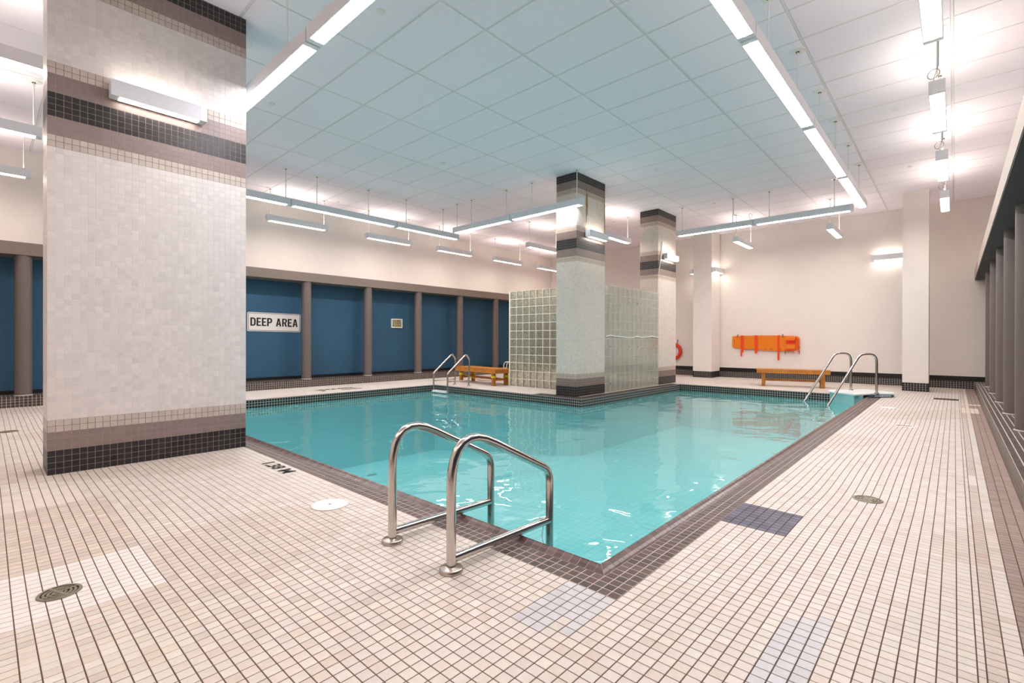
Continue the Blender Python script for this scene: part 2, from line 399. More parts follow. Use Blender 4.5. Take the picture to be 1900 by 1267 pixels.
# dark ledge in front of the columns
paint(in_rect(fx, fy, 8.2, 8.62, 5.6, 7.0) | in_rect(fx, fy, 8.2, 13.1, 5.6, 5.93), (66, 56, 52), 0.1)
z = deck_z(fx, fy)
FC = np.stack([fx, fy, z-0.0015], 1)
e = 0.01
gx = (deck_z(fx+e, fy)-deck_z(fx-e, fy))/(2*e); gy = (deck_z(fx, fy+e)-deck_z(fx, fy-e))/(2*e)
U = np.stack([np.ones(n), np.zeros(n), gx], 1); V = np.stack([np.zeros(n), np.ones(n), gy], 1)
G = 0.0019
quad = np.stack([FC+U*fhx[:, None]*a+V*fhy[:, None]*b_ for a, b_ in ((-1, -1), (1, -1), (1, 1), (-1, 1))], 1)
ar = area_px(quad); ar = np.where(in_rect(fx, fy, 0.4, 2, 5.9, 6.4), 0, ar)
# grout bed that carries the tiles
def grid_mesh(name, xs, ys, zf, mask=None):
    nx, ny = len(xs), len(ys); Xg, Yg = np.meshgrid(xs, ys, indexing='ij'); Z = zf(Xg, Yg)
    v = np.stack([Xg.ravel(), Yg.ravel(), Z.ravel()], 1); f = []
    for i in range(nx-1):
        for j in range(ny-1):
            if mask is None or mask((xs[i]+xs[i+1])/2, (ys[j]+ys[j+1])/2): f.append((i*ny+j, (i+1)*ny+j, (i+1)*ny+j+1, i*ny+j+1))
    me = bpy.data.meshes.new(name); me.from_pydata(v.tolist(), [], f); me.update(); return me
gxs = sorted(set([RXB]+list(np.round(X0+PT*2*np.arange(-84, -1), 4))+[X0, PX0-CW+0.001, PXN+CW, PX1+CW, 16.9]+list(np.round(np.arange(2.3, 16.8, 0.16), 3))))
gys = sorted(set([RY, -0.37]+list(np.round(Y0-0.11*np.arange(1, 14), 4))+[Y0, PY0-CW, PYN+CW, PY1+CW, 12.9]+list(np.round(np.arange(1.5, 12.4, 0.16), 3))))
def nopool(a, b_):
    return not ((PX0-CW < a < PX1+CW and PY0-CW < b_ < PYN+CW) or (PX0-CW < a < PXN+CW and PYN-0.5 < b_ < PY1+CW))
floor = link('floor', grid_mesh('floor', gxs, gys, lambda a, b_: deck_z(a, b_)-0.0017, nopool), M_GROUT)
tag(floor, kind='structure')
top = np.argsort(-ar)[:300]; rest = np.setdiff1d(np.arange(n), top)
single_tiles(floor, 'tile', FC, (1, 0, 0), (0, 1, 0), (0, 0, 1), fhx-G, fhy-G, 0.002, fc, M_TILE, list(top), 14, gid=gid)
o = link('tile_field', tile_mesh('tile_field', FC[rest], U[rest], V[rest], (0, 0, 1), fhx[rest]-G, fhy[rest]-G, 0.002, fc[rest]), M_TILE, floor); o['kind'] = 'stuff'

# ------------------------------------------------------------------ pool coping (dark border tiles and rounded curb)
coping_o = MB().box((X0, Y0, -0.05), (12.95, PY0-CW, 0.0008)).box((X0, PY0-CW, -0.05), (PX0-CW, PY1+CW, 0.0008)).build('trim_1', M_GROUTC)
tag(coping_o, kind='structure')
sx, sy_ = x[coping], y[coping]; ncp = len(sx)
cc = jitter(lin((88, 75, 69)), ncp, 0.16); CC = np.stack([sx, sy_, np.full(ncp, 0.0002)], 1)
qd = np.stack([CC+np.array([a*PT/2, b_*PT/2, 0]) for a, b_ in ((-1, -1), (1, -1), (1, 1), (-1, 1))], 1)
ar = area_px(qd); top = np.argsort(-ar)[:300]; rest = np.setdiff1d(np.arange(ncp), top)
single_tiles(coping_o, 'tile', CC, (1, 0, 0), (0, 1, 0), (0, 0, 1), PT/2-0.0024, PT/2-0.0024, 0.0012, cc, M_TILE, list(top), 8)
link('tile_field', tile_mesh('tile_field', CC[rest], (1, 0, 0), (0, 1, 0), (0, 0, 1), PT/2-0.0024, PT/2-0.0024, 0.0012, cc[rest]), M_TILE, coping_o)['kind'] = 'stuff'
prof = [(0, -0.03), (0, 0.002), (0.014, 0.004), (0.032, 0.011), (0.046, 0.021), (0.057, 0.024), (0.068, 0.018), (0.072, 0.004), (0.072, -0.02), (0.045, -0.03)]
def curb_geo(h=PT/2-0.0018):
    k = len(prof)
    v = [(p, -h, q) for p, q in prof]+[(p, h, q) for p, q in prof]
    f = [tuple(range(k)), tuple(range(k, 2*k))[::-1]]+[(i, i+k, (i+1) % k+k, (i+1) % k) for i in range(k)]
    return v, f
cm = []
for cc_ in ((98, 74, 70), (84, 66, 62), (110, 88, 82)):
    v, f = curb_geo(); me = bpy.data.meshes.new('curb_tile'); me.from_pydata(v, [], f); me.polygons.foreach_set('use_smooth', [False]*len(f)); me.update()
    me.materials.append(mat('curb_glaze', cc_, 0.3)); cm.append(me)
curb_all = []                                   # position, rotation
k = 0
yy = PY0+PT/2
while yy < PY1: curb_all.append((PX0-CW, yy, 0.0)); yy += PT                       # left side, profile rises towards +x
xx = PX0+PT/2
while xx < 12.85: curb_all.append((xx, PY0-CW, math.pi/2)); xx += PT             # right side
far = []
xx = PX0
while xx < PXN+0.03: far.append((xx, PY1+CW, -math.pi/2)); xx += PT
yy = PYN+0.03
while yy < PY1+0.03: far.append((PXN+CW, yy, math.pi)); yy += PT
xx = PXN+0.03
while xx < PX1+0.03: far.append((xx, PYN+CW, -math.pi/2)); xx += PT
yy = PY0
while yy < PYN+0.03: far.append((PX1+CW, yy, math.pi)); yy += PT
curb_all.sort(key=lambda t: t[0]**2+t[1]**2)
for i, (a, b_, r) in enumerate(curb_all[:200]):
    o = bpy.data.objects.new('curb_tile', cm[i % 3 if i % 7 else 0]); COL.objects.link(o); o.parent = coping_o; o.location = (a, b_, 0)
    # rotation maps local +x (rise) to the pool side
    o.rotation_euler = (0, 0, 0 if r == 0.0 else math.pi/2)
m_ = MB()
for (a, b_, r) in curb_all[200:]+far:
    v, f = curb_geo()
    if r in (-math.pi/2, math.pi): v = [(p, q, zz*0.35) for p, q, zz in v]
    c_, s_ = math.cos(r), math.sin(r); m_.add([(a+p*c_-q*s_, b_+p*s_+q*c_, zz) for p, q, zz in v], f)
o = m_.build('curb_field', MATS['curb_glaze'], coping_o); o['kind'] = 'stuff'
m_ = MB(); kq = len(prof); ex, ey = PX0-CW, PY0-CW
def bedz(z_): return z_-0.0016
for i in range(kq-1):
    (p0, q0), (p1, q1) = prof[i], prof[i+1]
    m_.add([(ex+p0, ey+p0, bedz(q0)), (ex+p1, ey+p1, bedz(q1)), (ex+p1, PY1, bedz(q1)), (ex+p0, PY1, bedz(q0))], [(0, 1, 2, 3)])
    m_.add([(ex+p0, ey+p0, bedz(q0)), (ex+p1, ey+p1, bedz(q1)), (PX1, ey+p1, bedz(q1)), (PX1, ey+p0, bedz(q0))], [(3, 2, 1, 0)])
m_.build('curb_bed', M_GROUTC, coping_o)
m_ = MB()
for i in range(kq-1):
    (p0, q0), (p1, q1) = prof[i], prof[i+1]
    m_.add([(ex+p0, ey+p0+0.002, q0), (ex+p1, ey+p1+0.002, q1), (ex+p1, PY0-0.001, q1), (ex+p0, PY0-0.001, q0)], [(0, 1, 2, 3)])
    m_.add([(ex+p0+0.002, ey+p0, q0), (ex+p1+0.002, ey+p1, q1), (PX0-0.001, ey+p1, q1), (PX0-0.001, ey+p0, q0)], [(3, 2, 1, 0)])
m_.build('curb_corner', cm[0].materials[0], coping_o)
# ------------------------------------------------------------------ basin, waterline tiles, water
m_ = MB()
ZB = -1.15; ZD = -1.75
def wallq(a, b_, z0, z1): m_.add([(a[0], a[1], z0), (b_[0], b_[1], z0), (b_[0], b_[1], z1), (a[0], a[1], z1)], [(0, 1, 2, 3)])
outline = [(PX0, PY0), (PX1, PY0), (PX1, PYN), (PXN, PYN), (PXN, PY1), (PX0, PY1)]
for i in range(6): wallq(outline[i], outline[(i+1) % 6], ZD-0.05, -0.001)
m_.add([(PX0, PY0, ZB), (PX1, PY0, ZB), (PX1, PYN, ZB), (PX0, PYN, ZB), (PXN, PYN, ZB), (PXN, PY1, ZD), (PX0, PY1, ZD)], [(0, 1, 2, 4, 3), (3, 4, 5, 6)])
basin = m_.build('pool_basin', M_BASIN); tag(basin, kind='structure')
P = []; Us = []; Ns = []
for i in range(6):
    a = np.array(outline[i]); b_ = np.array(outline[(i+1) % 6]); L = np.linalg.norm(b_-a); u = (b_-a)/L; nn = np.array([-u[1], u[0]])
    for k in range(int(L/PT)):
        for rr in range(6):
            c = a+u*(k+0.5)*L/int(L/PT); P.append((c[0]+nn[0]*0.001, c[1]+nn[1]*0.001, -0.029-rr*PT)); Us.append((u[0], u[1], 0)); Ns.append((nn[0], nn[1], 0))
P = np.array(P); wc = jitter(lin((22, 24, 26)), len(P), 0.3)
wc[P[:, 2] < -0.2] = jitter(lin((60, 140, 146)), int((P[:, 2] < -0.2).sum()), 0.05)
o = link('tile_field', tile_mesh('tile_field', P, np.array(Us), (0, 0, 1), np.array(Ns), PT/2-0.0038, PT/2-0.0038, 0.002, wc), M_WTILE, basin); o['kind'] = 'stuff'
m_ = MB()
for i in range(6):
    a = np.array(outline[i]); b_ = np.array(outline[(i+1) % 6]); u = (b_-a)/np.linalg.norm(b_-a); nn = np.array([-u[1], u[0]])*0.0012
    m_.add([(a[0]+nn[0], a[1]+nn[1], -0.33), (b_[0]+nn[0], b_[1]+nn[1], -0.33), (b_[0]+nn[0], b_[1]+nn[1], -0.002), (a[0]+nn[0], a[1]+nn[1], -0.002)], [(0, 1, 2, 3)])
m_.build('grout_band', M_GROUTW, basin)
zw = -0.16
m_ = MB().add([(PX0, PY0, zw), (PX1, PY0, zw), (PX1, PYN, zw), (PXN, PYN, zw), (PXN, PY1, zw), (PX0, PY1, zw), (PX0, PYN, zw)], [(0, 1, 2, 3, 6), (6, 3, 4, 5)])
tag(m_.build('water', M_WATER), kind='structure')

# ------------------------------------------------------------------ walls
SILL = 0.196
wl = MB().box((RXB, WY, -0.1), (WX+0.2, WY+0.15, ZC+0.1)).build('wall_left', M_WALL); tag(wl, kind='structure')
MB().box((RXB, 12.85, SILL), (WX, 12.95, 2.80)).build('blue_panel', M_WALLB, wl)
MB().box((RXB, 12.835, SILL-0.01), (WX, 12.86, 0.265)).build('black_skirting', M_BLACK, wl)
wf = MB().box((WX, RY-0.2, -0.1), (WX+0.15, WY, ZC+0.1)).build('wall_far', M_WALL); tag(wf, kind='structure')
MB().box((WX-0.012, RY, 0.19), (WX+0.01, 12.3, 0.315)).build('black_skirting', M_BLACK, wf)
wr = MB().box((RXB, RY-0.15, -0.1), (WX+0.1, RY, ZC+0.1)).build('wall_right', M_WALL); tag(wr, kind='structure')
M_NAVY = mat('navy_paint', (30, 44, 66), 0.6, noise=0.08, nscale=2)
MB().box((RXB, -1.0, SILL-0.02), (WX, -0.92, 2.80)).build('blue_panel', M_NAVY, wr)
wb = MB().box((RXB-0.15, RY-0.15, -0.1), (RXB, WY+0.15, ZC+0.1)).build('wall_back', M_WALL); tag(wb, kind='structure')
# projecting beams over the recesses
tb = MB().box((RXB, 12.30, 2.72), (WX, WY, 2.945)).build('trim_2', M_TAUPE); tag(tb, kind='structure')
tr_ = MB().box((RXB, RY, 2.76), (WX, -0.365, 2.99)).build('trim_3', M_TAUPE_LIT); tag(tr_, kind='structure')
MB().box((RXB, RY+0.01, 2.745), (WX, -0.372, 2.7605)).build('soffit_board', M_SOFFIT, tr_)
MB().box((RXB, RY, 2.99), (WX, -0.60, 3.10)).build('ledge_step', M_WALL, tr_)

def sill(name, a, b_, u, nn, length, top_depth, col, topz=SILL):
    """tiled plinth: front face from a along u, facing nn"""
    a = np.array(a, float); u = np.array(u, float); nn = np.array(nn, float)
    m2_ = MB(); p0 = a; p1 = a+u*length; q0 = p0-nn*top_depth; q1 = p1-nn*top_depth
    xs = [p0[0], p1[0], q0[0], q1[0]]; ys = [p0[1], p1[1], q0[1], q1[1]]
    m2_.box((min(xs), min(ys), -0.05), (max(xs), max(ys), topz-0.003))
    o_ = m2_.build(name, M_GROUTW); tag(o_, kind='structure')
    nk = int(length/PT); P = []; Vv = []; Nn = []
    for k in range(nk):
        c = a+u*(k+0.5)*PT
        for r_ in range(4):
            P.append((c[0], c[1], (r_+0.5)*topz/4)); Vv.append((0, 0, 1)); Nn.append((nn[0], nn[1], 0))
        for r_ in range(int(top_depth/PT)):
            c2 = c-nn*(r_+0.5)*PT; P.append((c2[0], c2[1], topz-0.003)); Vv.append((-nn[0], -nn[1], 0)); Nn.append((0, 0, 1))
    cc_ = jitter(lin(col), len(P), 0.18)
    t_ = link('tile_field', tile_mesh('tile_field', P, (u[0], u[1], 0), np.array(Vv), np.array(Nn), PT/2-0.003, 0.0225, 0.0015, cc_), M_WTILE, o_); t_['kind'] = 'stuff'
    return o_
sill('baseboard_left', (-0.6, 12.29), None, (1, 0), (0, -1), 17.3, 0.54, (72, 60, 54))
sill('baseboard_far', (16.80, -0.36), None, (0, 1), (-1, 0), 12.6, 0.06, (46, 40, 42))
sill('baseboard_right', (1.6, -0.365), None, (1, 0), (0, 1), 15.2, 0.54, (96, 82, 76))

# ------------------------------------------------------------------ ceiling: grid and lay-in tiles
ceil = MB().box((RXB, RY, ZC+0.012), (WX+0.1, WY+0.1, ZC+0.10)).build('ceiling', M_TBAR); tag(ceil, kind='structure')
bars = MB()
GX = [0.60+0.667*k for k in range(-4, 25)]; GY = [0.03+1.333*k for k in range(-1, 11)]
gxe = [RXB]+[g for g in GX if g > RXB+0.05]+[WX]; gye = [RY]+[g for g in GY if g > RY+0.1]+[WY]
for g in gxe: bars.box((g-0.012, RY, ZC-0.002), (g+0.012, WY, ZC+0.014))
for g in gye: bars.box((RXB, g-0.012, ZC-0.0015), (WX, g+0.012, ZC+0.014))
bars.build('ceiling_grid', M_TBAR, ceil)
cells = []
for i in range(len(gxe)-1):
    for j in range(len(gye)-1):
        a, b_, c, d = gxe[i], gxe[i+1], gye[j], gye[j+1]; vis = 0
        for (px_, py_) in ((a, c), (b_, c), (a, d), (b_, d), ((a+b_)/2, (c+d)/2)):
            q = to_px((px_, py_, ZC))
            if q and -30 < q[0] < 1930 and q[1] > -30: vis += 1
        cells.append((vis, a, b_, c, d))
vis = [c for c in cells if c[0] > 0]; hid = [c for c in cells if c[0] == 0]
vis.sort(key=lambda c: c[1]**2+c[3]**2)
shared = {}
for c in vis[:300]:
    key = (round(c[2]-c[1], 3), round(c[4]-c[3], 3))
    if key not in shared:
        me = MB().box((-key[0]/2+0.015, -key[1]/2+0.015, -0.006), (key[0]/2-0.015, key[1]/2-0.015, 0.010), 0.003).mesh('ceiling_tile')
        me.materials.append(M_CEIL); shared[key] = me
    o = bpy.data.objects.new('ceiling_tile', shared[key]); COL.objects.link(o); o.parent = ceil; o.location = ((c[1]+c[2])/2, (c[3]+c[4])/2, ZC)
m_ = MB()
for c in hid+vis[300:]: m_.box((c[1]+0.015, c[3]+0.015, ZC-0.006), (c[2]-0.015, c[4]-0.015, ZC+0.01))
o = m_.build('ceiling_tile_field', M_CEIL, ceil); o['kind'] = 'stuff'

# ------------------------------------------------------------------ tiled columns
BLK, TAU, LGT, WHT = lin((44, 40, 43)), lin((140, 124, 122)), lin((196, 184, 176)), lin((222, 216, 215))
def band(r):
    if r < 4: return 0
    if r < 7: return 1
    if r < 9: return 2
    if r < 54: return 3
    if r < 56: return 2
    if r < 59: return 1
    if r < 63: return 0
    if r < 66: return 1
    if r < 68: return 2
    if r < 81: return 3
    if r < 83: return 2
    if r < 86: return 1
    return 0
BC = [BLK, TAU, LGT, WHT]; GC = [lin((158, 146, 140)), lin((168, 150, 140)), lin((104, 84, 76)), lin((226, 222, 216))]
def tiled_column(label, xa, ya, nxn, nyn, singles=0, tone=(1, 1, 1)):
    xb, yb = xa+nxn*PT, ya+nyn*PT
    t = thing('tiled_column', label, 'column', ((xa+xb)/2, (ya+yb)/2, 0)); ox, oy = (xa+xb)/2, (ya+yb)/2
    nr = int(ZC/PT)+1
    # grout core in bands
    vv = []; ff = []; cl = []; r = 0
    while r < nr:
        r1 = r
        while r1 < nr and band(r1) == band(r): r1 += 1
        z0, z1 = r*PT, min(r1*PT, ZC)
        o_ = len(vv); h_, k_ = (xb-xa)/2, (yb-ya)/2
        vv += [(-h_, -k_, z0), (h_, -k_, z0), (h_, k_, z0), (-h_, k_, z0), (-h_, -k_, z1), (h_, -k_, z1), (h_, k_, z1), (-h_, k_, z1)]
        ff += [tuple(i+o_ for i in f) for f in ((0, 1, 5, 4), (1, 2, 6, 5), (2, 3, 7, 6), (3, 0, 4, 7))]
        cl += [GC[band(r)]]*8; r = r1
    me = bpy.data.meshes.new('core'); me.from_pydata(vv, [], ff); ca = me.color_attributes.new('Col', 'FLOAT_COLOR', 'POINT')
    ca.data.foreach_set('color', np.array([(*c, 1) for c in cl], np.float32).ravel())
    link('grout_core', me, M_GROUTA, t)
    faces = [((xa, ya), (1, 0), (0, -1), nxn), ((xb, ya), (0, 1), (1, 0), nyn), ((xb, yb), (-1, 0), (0, 1), nxn), ((xa, yb), (0, -1), (-1, 0), nyn)]
    P = []; Uu = []; Nn = []; cc_ = []; hv = []; fi = []; bi = []
    for q, (a, u, nn, cnt) in enumerate(faces):
        for k in range(cnt):
            for r in range(nr):
                z0 = r*PT; z1 = min(z0+PT, ZC)
                if z1-z0 < 0.01: continue
                P.append((a[0]+u[0]*(k+0.5)*PT-ox, a[1]+u[1]*(k+0.5)*PT-oy, (z0+z1)/2)); Uu.append((u[0], u[1], 0)); Nn.append((nn[0], nn[1], 0))
                hv.append((z1-z0)/2-0.0015); fi.append(q); bi.append(band(r))
                b0 = BC[band(r)]; amt = (0.16, 0.03, 0.04, 0.035)[band(r)]
                g_ = 1+random.gauss(0, amt); cc_.append([min(0.9, b0[i]*g_*tone[i]) for i in range(3)])
    P = np.array(P); Uu = np.array(Uu, float); Nn = np.array(Nn, float); cc_ = np.array(cc_); hv = np.array(hv); fi = np.array(fi); bi = np.array(bi)
    H = PT/2-0.0015
    idx = []
    if singles:
        W = P+np.array([ox, oy, 0]); qd = np.stack([W+Uu*H*a+np.array([0, 0, 1.0])*H*b_ for a, b_ in ((-1, -1), (1, -1), (1, 1), (-1, 1))], 1)
        ar = area_px(qd); ar[fi != 0] = 0; idx = list(np.argsort(-ar)[:singles])
        single_tiles(t, 'tile', P, (1, 0, 0), (0, 0, 1), (0, -1, 0), H, H, 0.0012, cc_, M_WTILE, [i for i in idx if hv[i] > 0.02], 16, 0.0006, gid=bi)
    rest = np.setdiff1d(np.arange(len(P)), np.array(idx, int))
    o_ = link('tile_field', tile_mesh('tile_field', P[rest], Uu[rest], (0, 0, 1), Nn[rest], H, hv[rest], 0.0012, cc_[rest], 0.0006), M_WTILE, t); o_['kind'] = 'stuff'
    return t
tiled_column('wide square column of white mosaic with black bands, nearest the camera', 0.376, 5.903, 30, 8, 300)
tiled_column('white mosaic column with rust streaks at the corner of the glass block shower', 8.543, 5.958, 21, 10, 0, (1.0, 0.93, 0.83))
tiled_column('farther white mosaic column at the end of the clear panelled wall', 12.42, 5.97, 21, 10, 0, (1.0, 0.93, 0.82))

# rust streaks on the second column: thin stain runs
M_RUST = mat('rust_stain', (168, 120, 50), 0.8, noise=0.3, nscale=20)

# plain posts in front of the far wall
def plain_post(label, xa, xb, ya, yb):
    t = thing('wall_post', label, 'post', ((xa+xb)/2, (ya+yb)/2, 0)); hx_, hy_ = (xb-xa)/2, (yb-ya)/2
    MB().box((-hx_, -hy_, 0.205), (hx_, hy_, ZC)).build('shaft', M_WALL, t)
    MB().box((-hx_+0.004, -hy_+0.004, 0), (hx_-0.004, hy_-0.004, 0.205)).build('grout_core', M_GROUTW, t)
    P = []; Uu = []; Nn = []
    for a, u, nn, L in (((-hx_, hy_), (0, -1), (-1, 0), 2*hy_), ((-hx_, -hy_), (1, 0), (0, -1), 2*hx_), ((hx_, hy_), (-1, 0), (0, 1), 2*hx_)):
        c_ = max(1, round(L/PT)); p_ = L/c_
        for k in range(c_):
            for r in range(4):
                P.append((a[0]+u[0]*(k+0.5)*p_, a[1]+u[1]*(k+0.5)*p_, (r+0.5)*0.051)); Uu.append((*u, 0)); Nn.append((*nn, 0))
    P = np.array(P); o_ = link('tile_field', tile_mesh('tile_field', P, np.array(Uu, float), (0, 0, 1), np.array(Nn, float), 0.0235, 0.0225, 0.003, jitter(lin((24, 24, 28)), len(P), 0.2)), M_WTILE, t)
    o_['kind'] = 'stuff'; return t
plain_post('plain white square post with a black tiled foot, standing right of the orange board', 15.15, 15.62, 0.455, 0.945)
plain_post('plain white post on the far wall beside the red life ring', 16.05, 16.80, 5.86, 6.47)

# ------------------------------------------------------------------ round pillars in the side recesses
pm = MB().lathe([(0.118, 0), (0.118, 2.52)], 28).mesh('shaft')
for p_ in pm.polygons: p_.use_smooth = True
pm.materials.append(M_PILLAR)
fm = MB().lathe([(0.118, 0), (0.128, 0.0), (0.128, 0.012), (0.118, 0.016)], 28).mesh('foot_ring'); fm.materials.append(M_GROUTW)
pl = [(0.48, 12.43, 'grey round pillar by the blue wall, seen left of the nearest tiled column'),
      (5.66, 12.43, 'grey round pillar right beside the DEEP AREA sign'),
      (7.44, 12.43, 'grey round pillar on the blue wall just left of the clock'),
      (9.20, 12.43, 'grey round pillar on the blue wall just right of the clock'),
      (10.93, 12.43, 'grey round pillar on the blue wall behind the deep end ladder'),
      (12.66, 12.43, 'grey round pillar on the blue wall next to the glass block wall'),
      (7.90, -0.62, 'grey round pillar in the right hand recess, nearest of the five'),
      (9.62, -0.62, 'grey round pillar in the right hand recess, second nearest of the five'),
      (11.34, -0.62, 'grey round pillar in the right hand recess, middle one of the five'),
      (13.20, -0.62, 'grey round pillar in the right hand recess, second farthest of the five'),
      (15.05, -0.62, 'grey round pillar in the right hand recess, farthest of the five')]
for (a, b_, lab) in pl:
    t = thing('round_pillar', lab, 'pillar', (a, b_, SILL), 0, 'round pillars by the blue wall' if b_ > 0 else 'round pillars in the right recess')
    o = bpy.data.objects.new('shaft', pm); COL.objects.link(o); o.parent = t
    if b_ < 0: o.scale = (1, 1, 1.018)
    o = bpy.data.objects.new('foot_ring', fm); COL.objects.link(o); o.parent = t

# ------------------------------------------------------------------ glass block walls
def block_wall(label, origin, u, nn, ncol, nrow, pitch_u, pitch_v, name='glass_block_wall'):
    t = thing(name, label, 'wall', (*origin, 0)); u = Vector((*u, 0)); nn = Vector((*nn, 0)); th = 0.085
    m3 = MB(); j = 0.008; L = ncol*pitch_u; Hh = nrow*pitch_v
    def ubox(a0, a1, z0, z1, d0, d1):
        c = [u*a0+nn*d0, u*a1+nn*d1]
        m3.box((min(c[0].x, c[1].x), min(c[0].y, c[1].y), z0), (max(c[0].x, c[1].x), max(c[0].y, c[1].y), z1))
    for i in range(ncol+1): ubox(max(0, i*pitch_u-j), min(L, i*pitch_u+j), 0, Hh, -th/2+0.003, th/2-0.003)
    for i in range(nrow+1): ubox(0, L, max(0, i*pitch_v-j), min(Hh, i*pitch_v+j), -th/2+0.004, th/2-0.004)
    m3.build('mortar', M_MORTAR, t)
    a = u*(pitch_u/2-j-0.001)+nn*th/2; ax, ay = abs(a.x), abs(a.y)
    me = MB().box((-ax, -ay, -pitch_v/2+j+0.001), (ax, ay, pitch_v/2-j-0.001), 0.008).mesh('glass_block'); me.materials.append(M_GLASS)
    for i in range(ncol):
        for k in range(nrow):
            o_ = bpy.data.objects.new('glass_block', me); COL.objects.link(o_); o_.parent = t; p_ = u*(i+0.5)*pitch_u; o_.location = (p_.x, p_.y, (k+0.5)*pitch_v)
            if (i*7+k*3) % 2: o_.rotation_euler = (0, 0, math.pi)
    return t
g1 = block_wall('wall of clear glass blocks between the pool ledge and the bench with yellow rope', (9.49, 6.50), (0, 1), (1, 0), 10, 12, 0.2225, 0.2083)
MB().box((-0.045, 2.225, 0), (0.045, 2.262, 2.5), 0.008).build('end_cap', M_MORTAR, g1)
g2 = block_wall('glass block wall covered by a clear bolted plastic sheet, between two columns', (9.68, 6.01), (1, 0), (0, 1), 12, 12, 0.2275, 0.2083)
MB().box((0.01, -0.062, 0.01), (2.73, -0.054, 1.290)).build('acrylic_sheet', M_ACRYL, g2)
MB().box((0.01, -0.062, 1.298), (2.73, -0.054, 2.505)).build('acrylic_sheet', M_ACRYL, g2)
seam = [(0.03, 1.300), (0.12, 1.322), (0.24, 1.330), (0.42, 1.312), (0.75, 1.298), (1.05, 1.284), (1.3, 1.288), (1.52, 1.312), (1.72, 1.292), (2.0, 1.300), (2.35, 1.322), (2.7, 1.292)]
MB().tube([(a, -0.066, b_) for a, b_ in seam], 0.013, 6).build('seam_glint', M_WHITE, g2)  # sheet joint; light caught along its edge is modelled as a white bead
m_ = MB().lathe([(0.0, 0.0), (0.014, 0.0), (0.014, 0.006), (0.0, 0.009)], 10); me = m_.mesh('bolt'); me.materials.append(M_DARK)
for bx_, bz_ in ((0.22, 2.15), (1.11, 2.15), (1.55, 2.15), (2.42, 2.15), (0.22, 1.065), (1.12, 1.06), (1.55, 1.055), (2.42, 1.06), (0.22, 0.2), (1.11, 0.195), (2.42, 0.19)):
    o = bpy.data.objects.new('bolt', me); COL.objects.link(o); o.parent = g2; o.location = (bx_, -0.0615, bz_); o.rotation_euler = (math.pi/2, 0, 0)
# brown cabinet inside the shower, only seen through the blocks
t = thing('shower_cabinet', 'dark brown cabinet seen blurred through the glass blocks left of the column', 'cabinet', (10.45, 8.15, 0))
MB().box((-0.22, -0.42, 0.45), (0.22, 0.42, 1.72), 0.01).build('body', M_BROWN, t)
MB().box((-0.24, -0.40, 0.48), (-0.22, -0.005, 1.69), 0.004).build('door', M_BROWN, t); MB().box((-0.24, 0.005, 0.48), (-0.22, 0.40, 1.69), 0.004).build('door', M_BROWN, t)
for a, b_ in ((-0.19, -0.39), (0.19, -0.39), (-0.19, 0.39), (0.19, 0.39)): MB().box((a-0.02, b_-0.02, 0), (a+0.02, b_+0.02, 0.45)).build('leg', M_DARK, t)

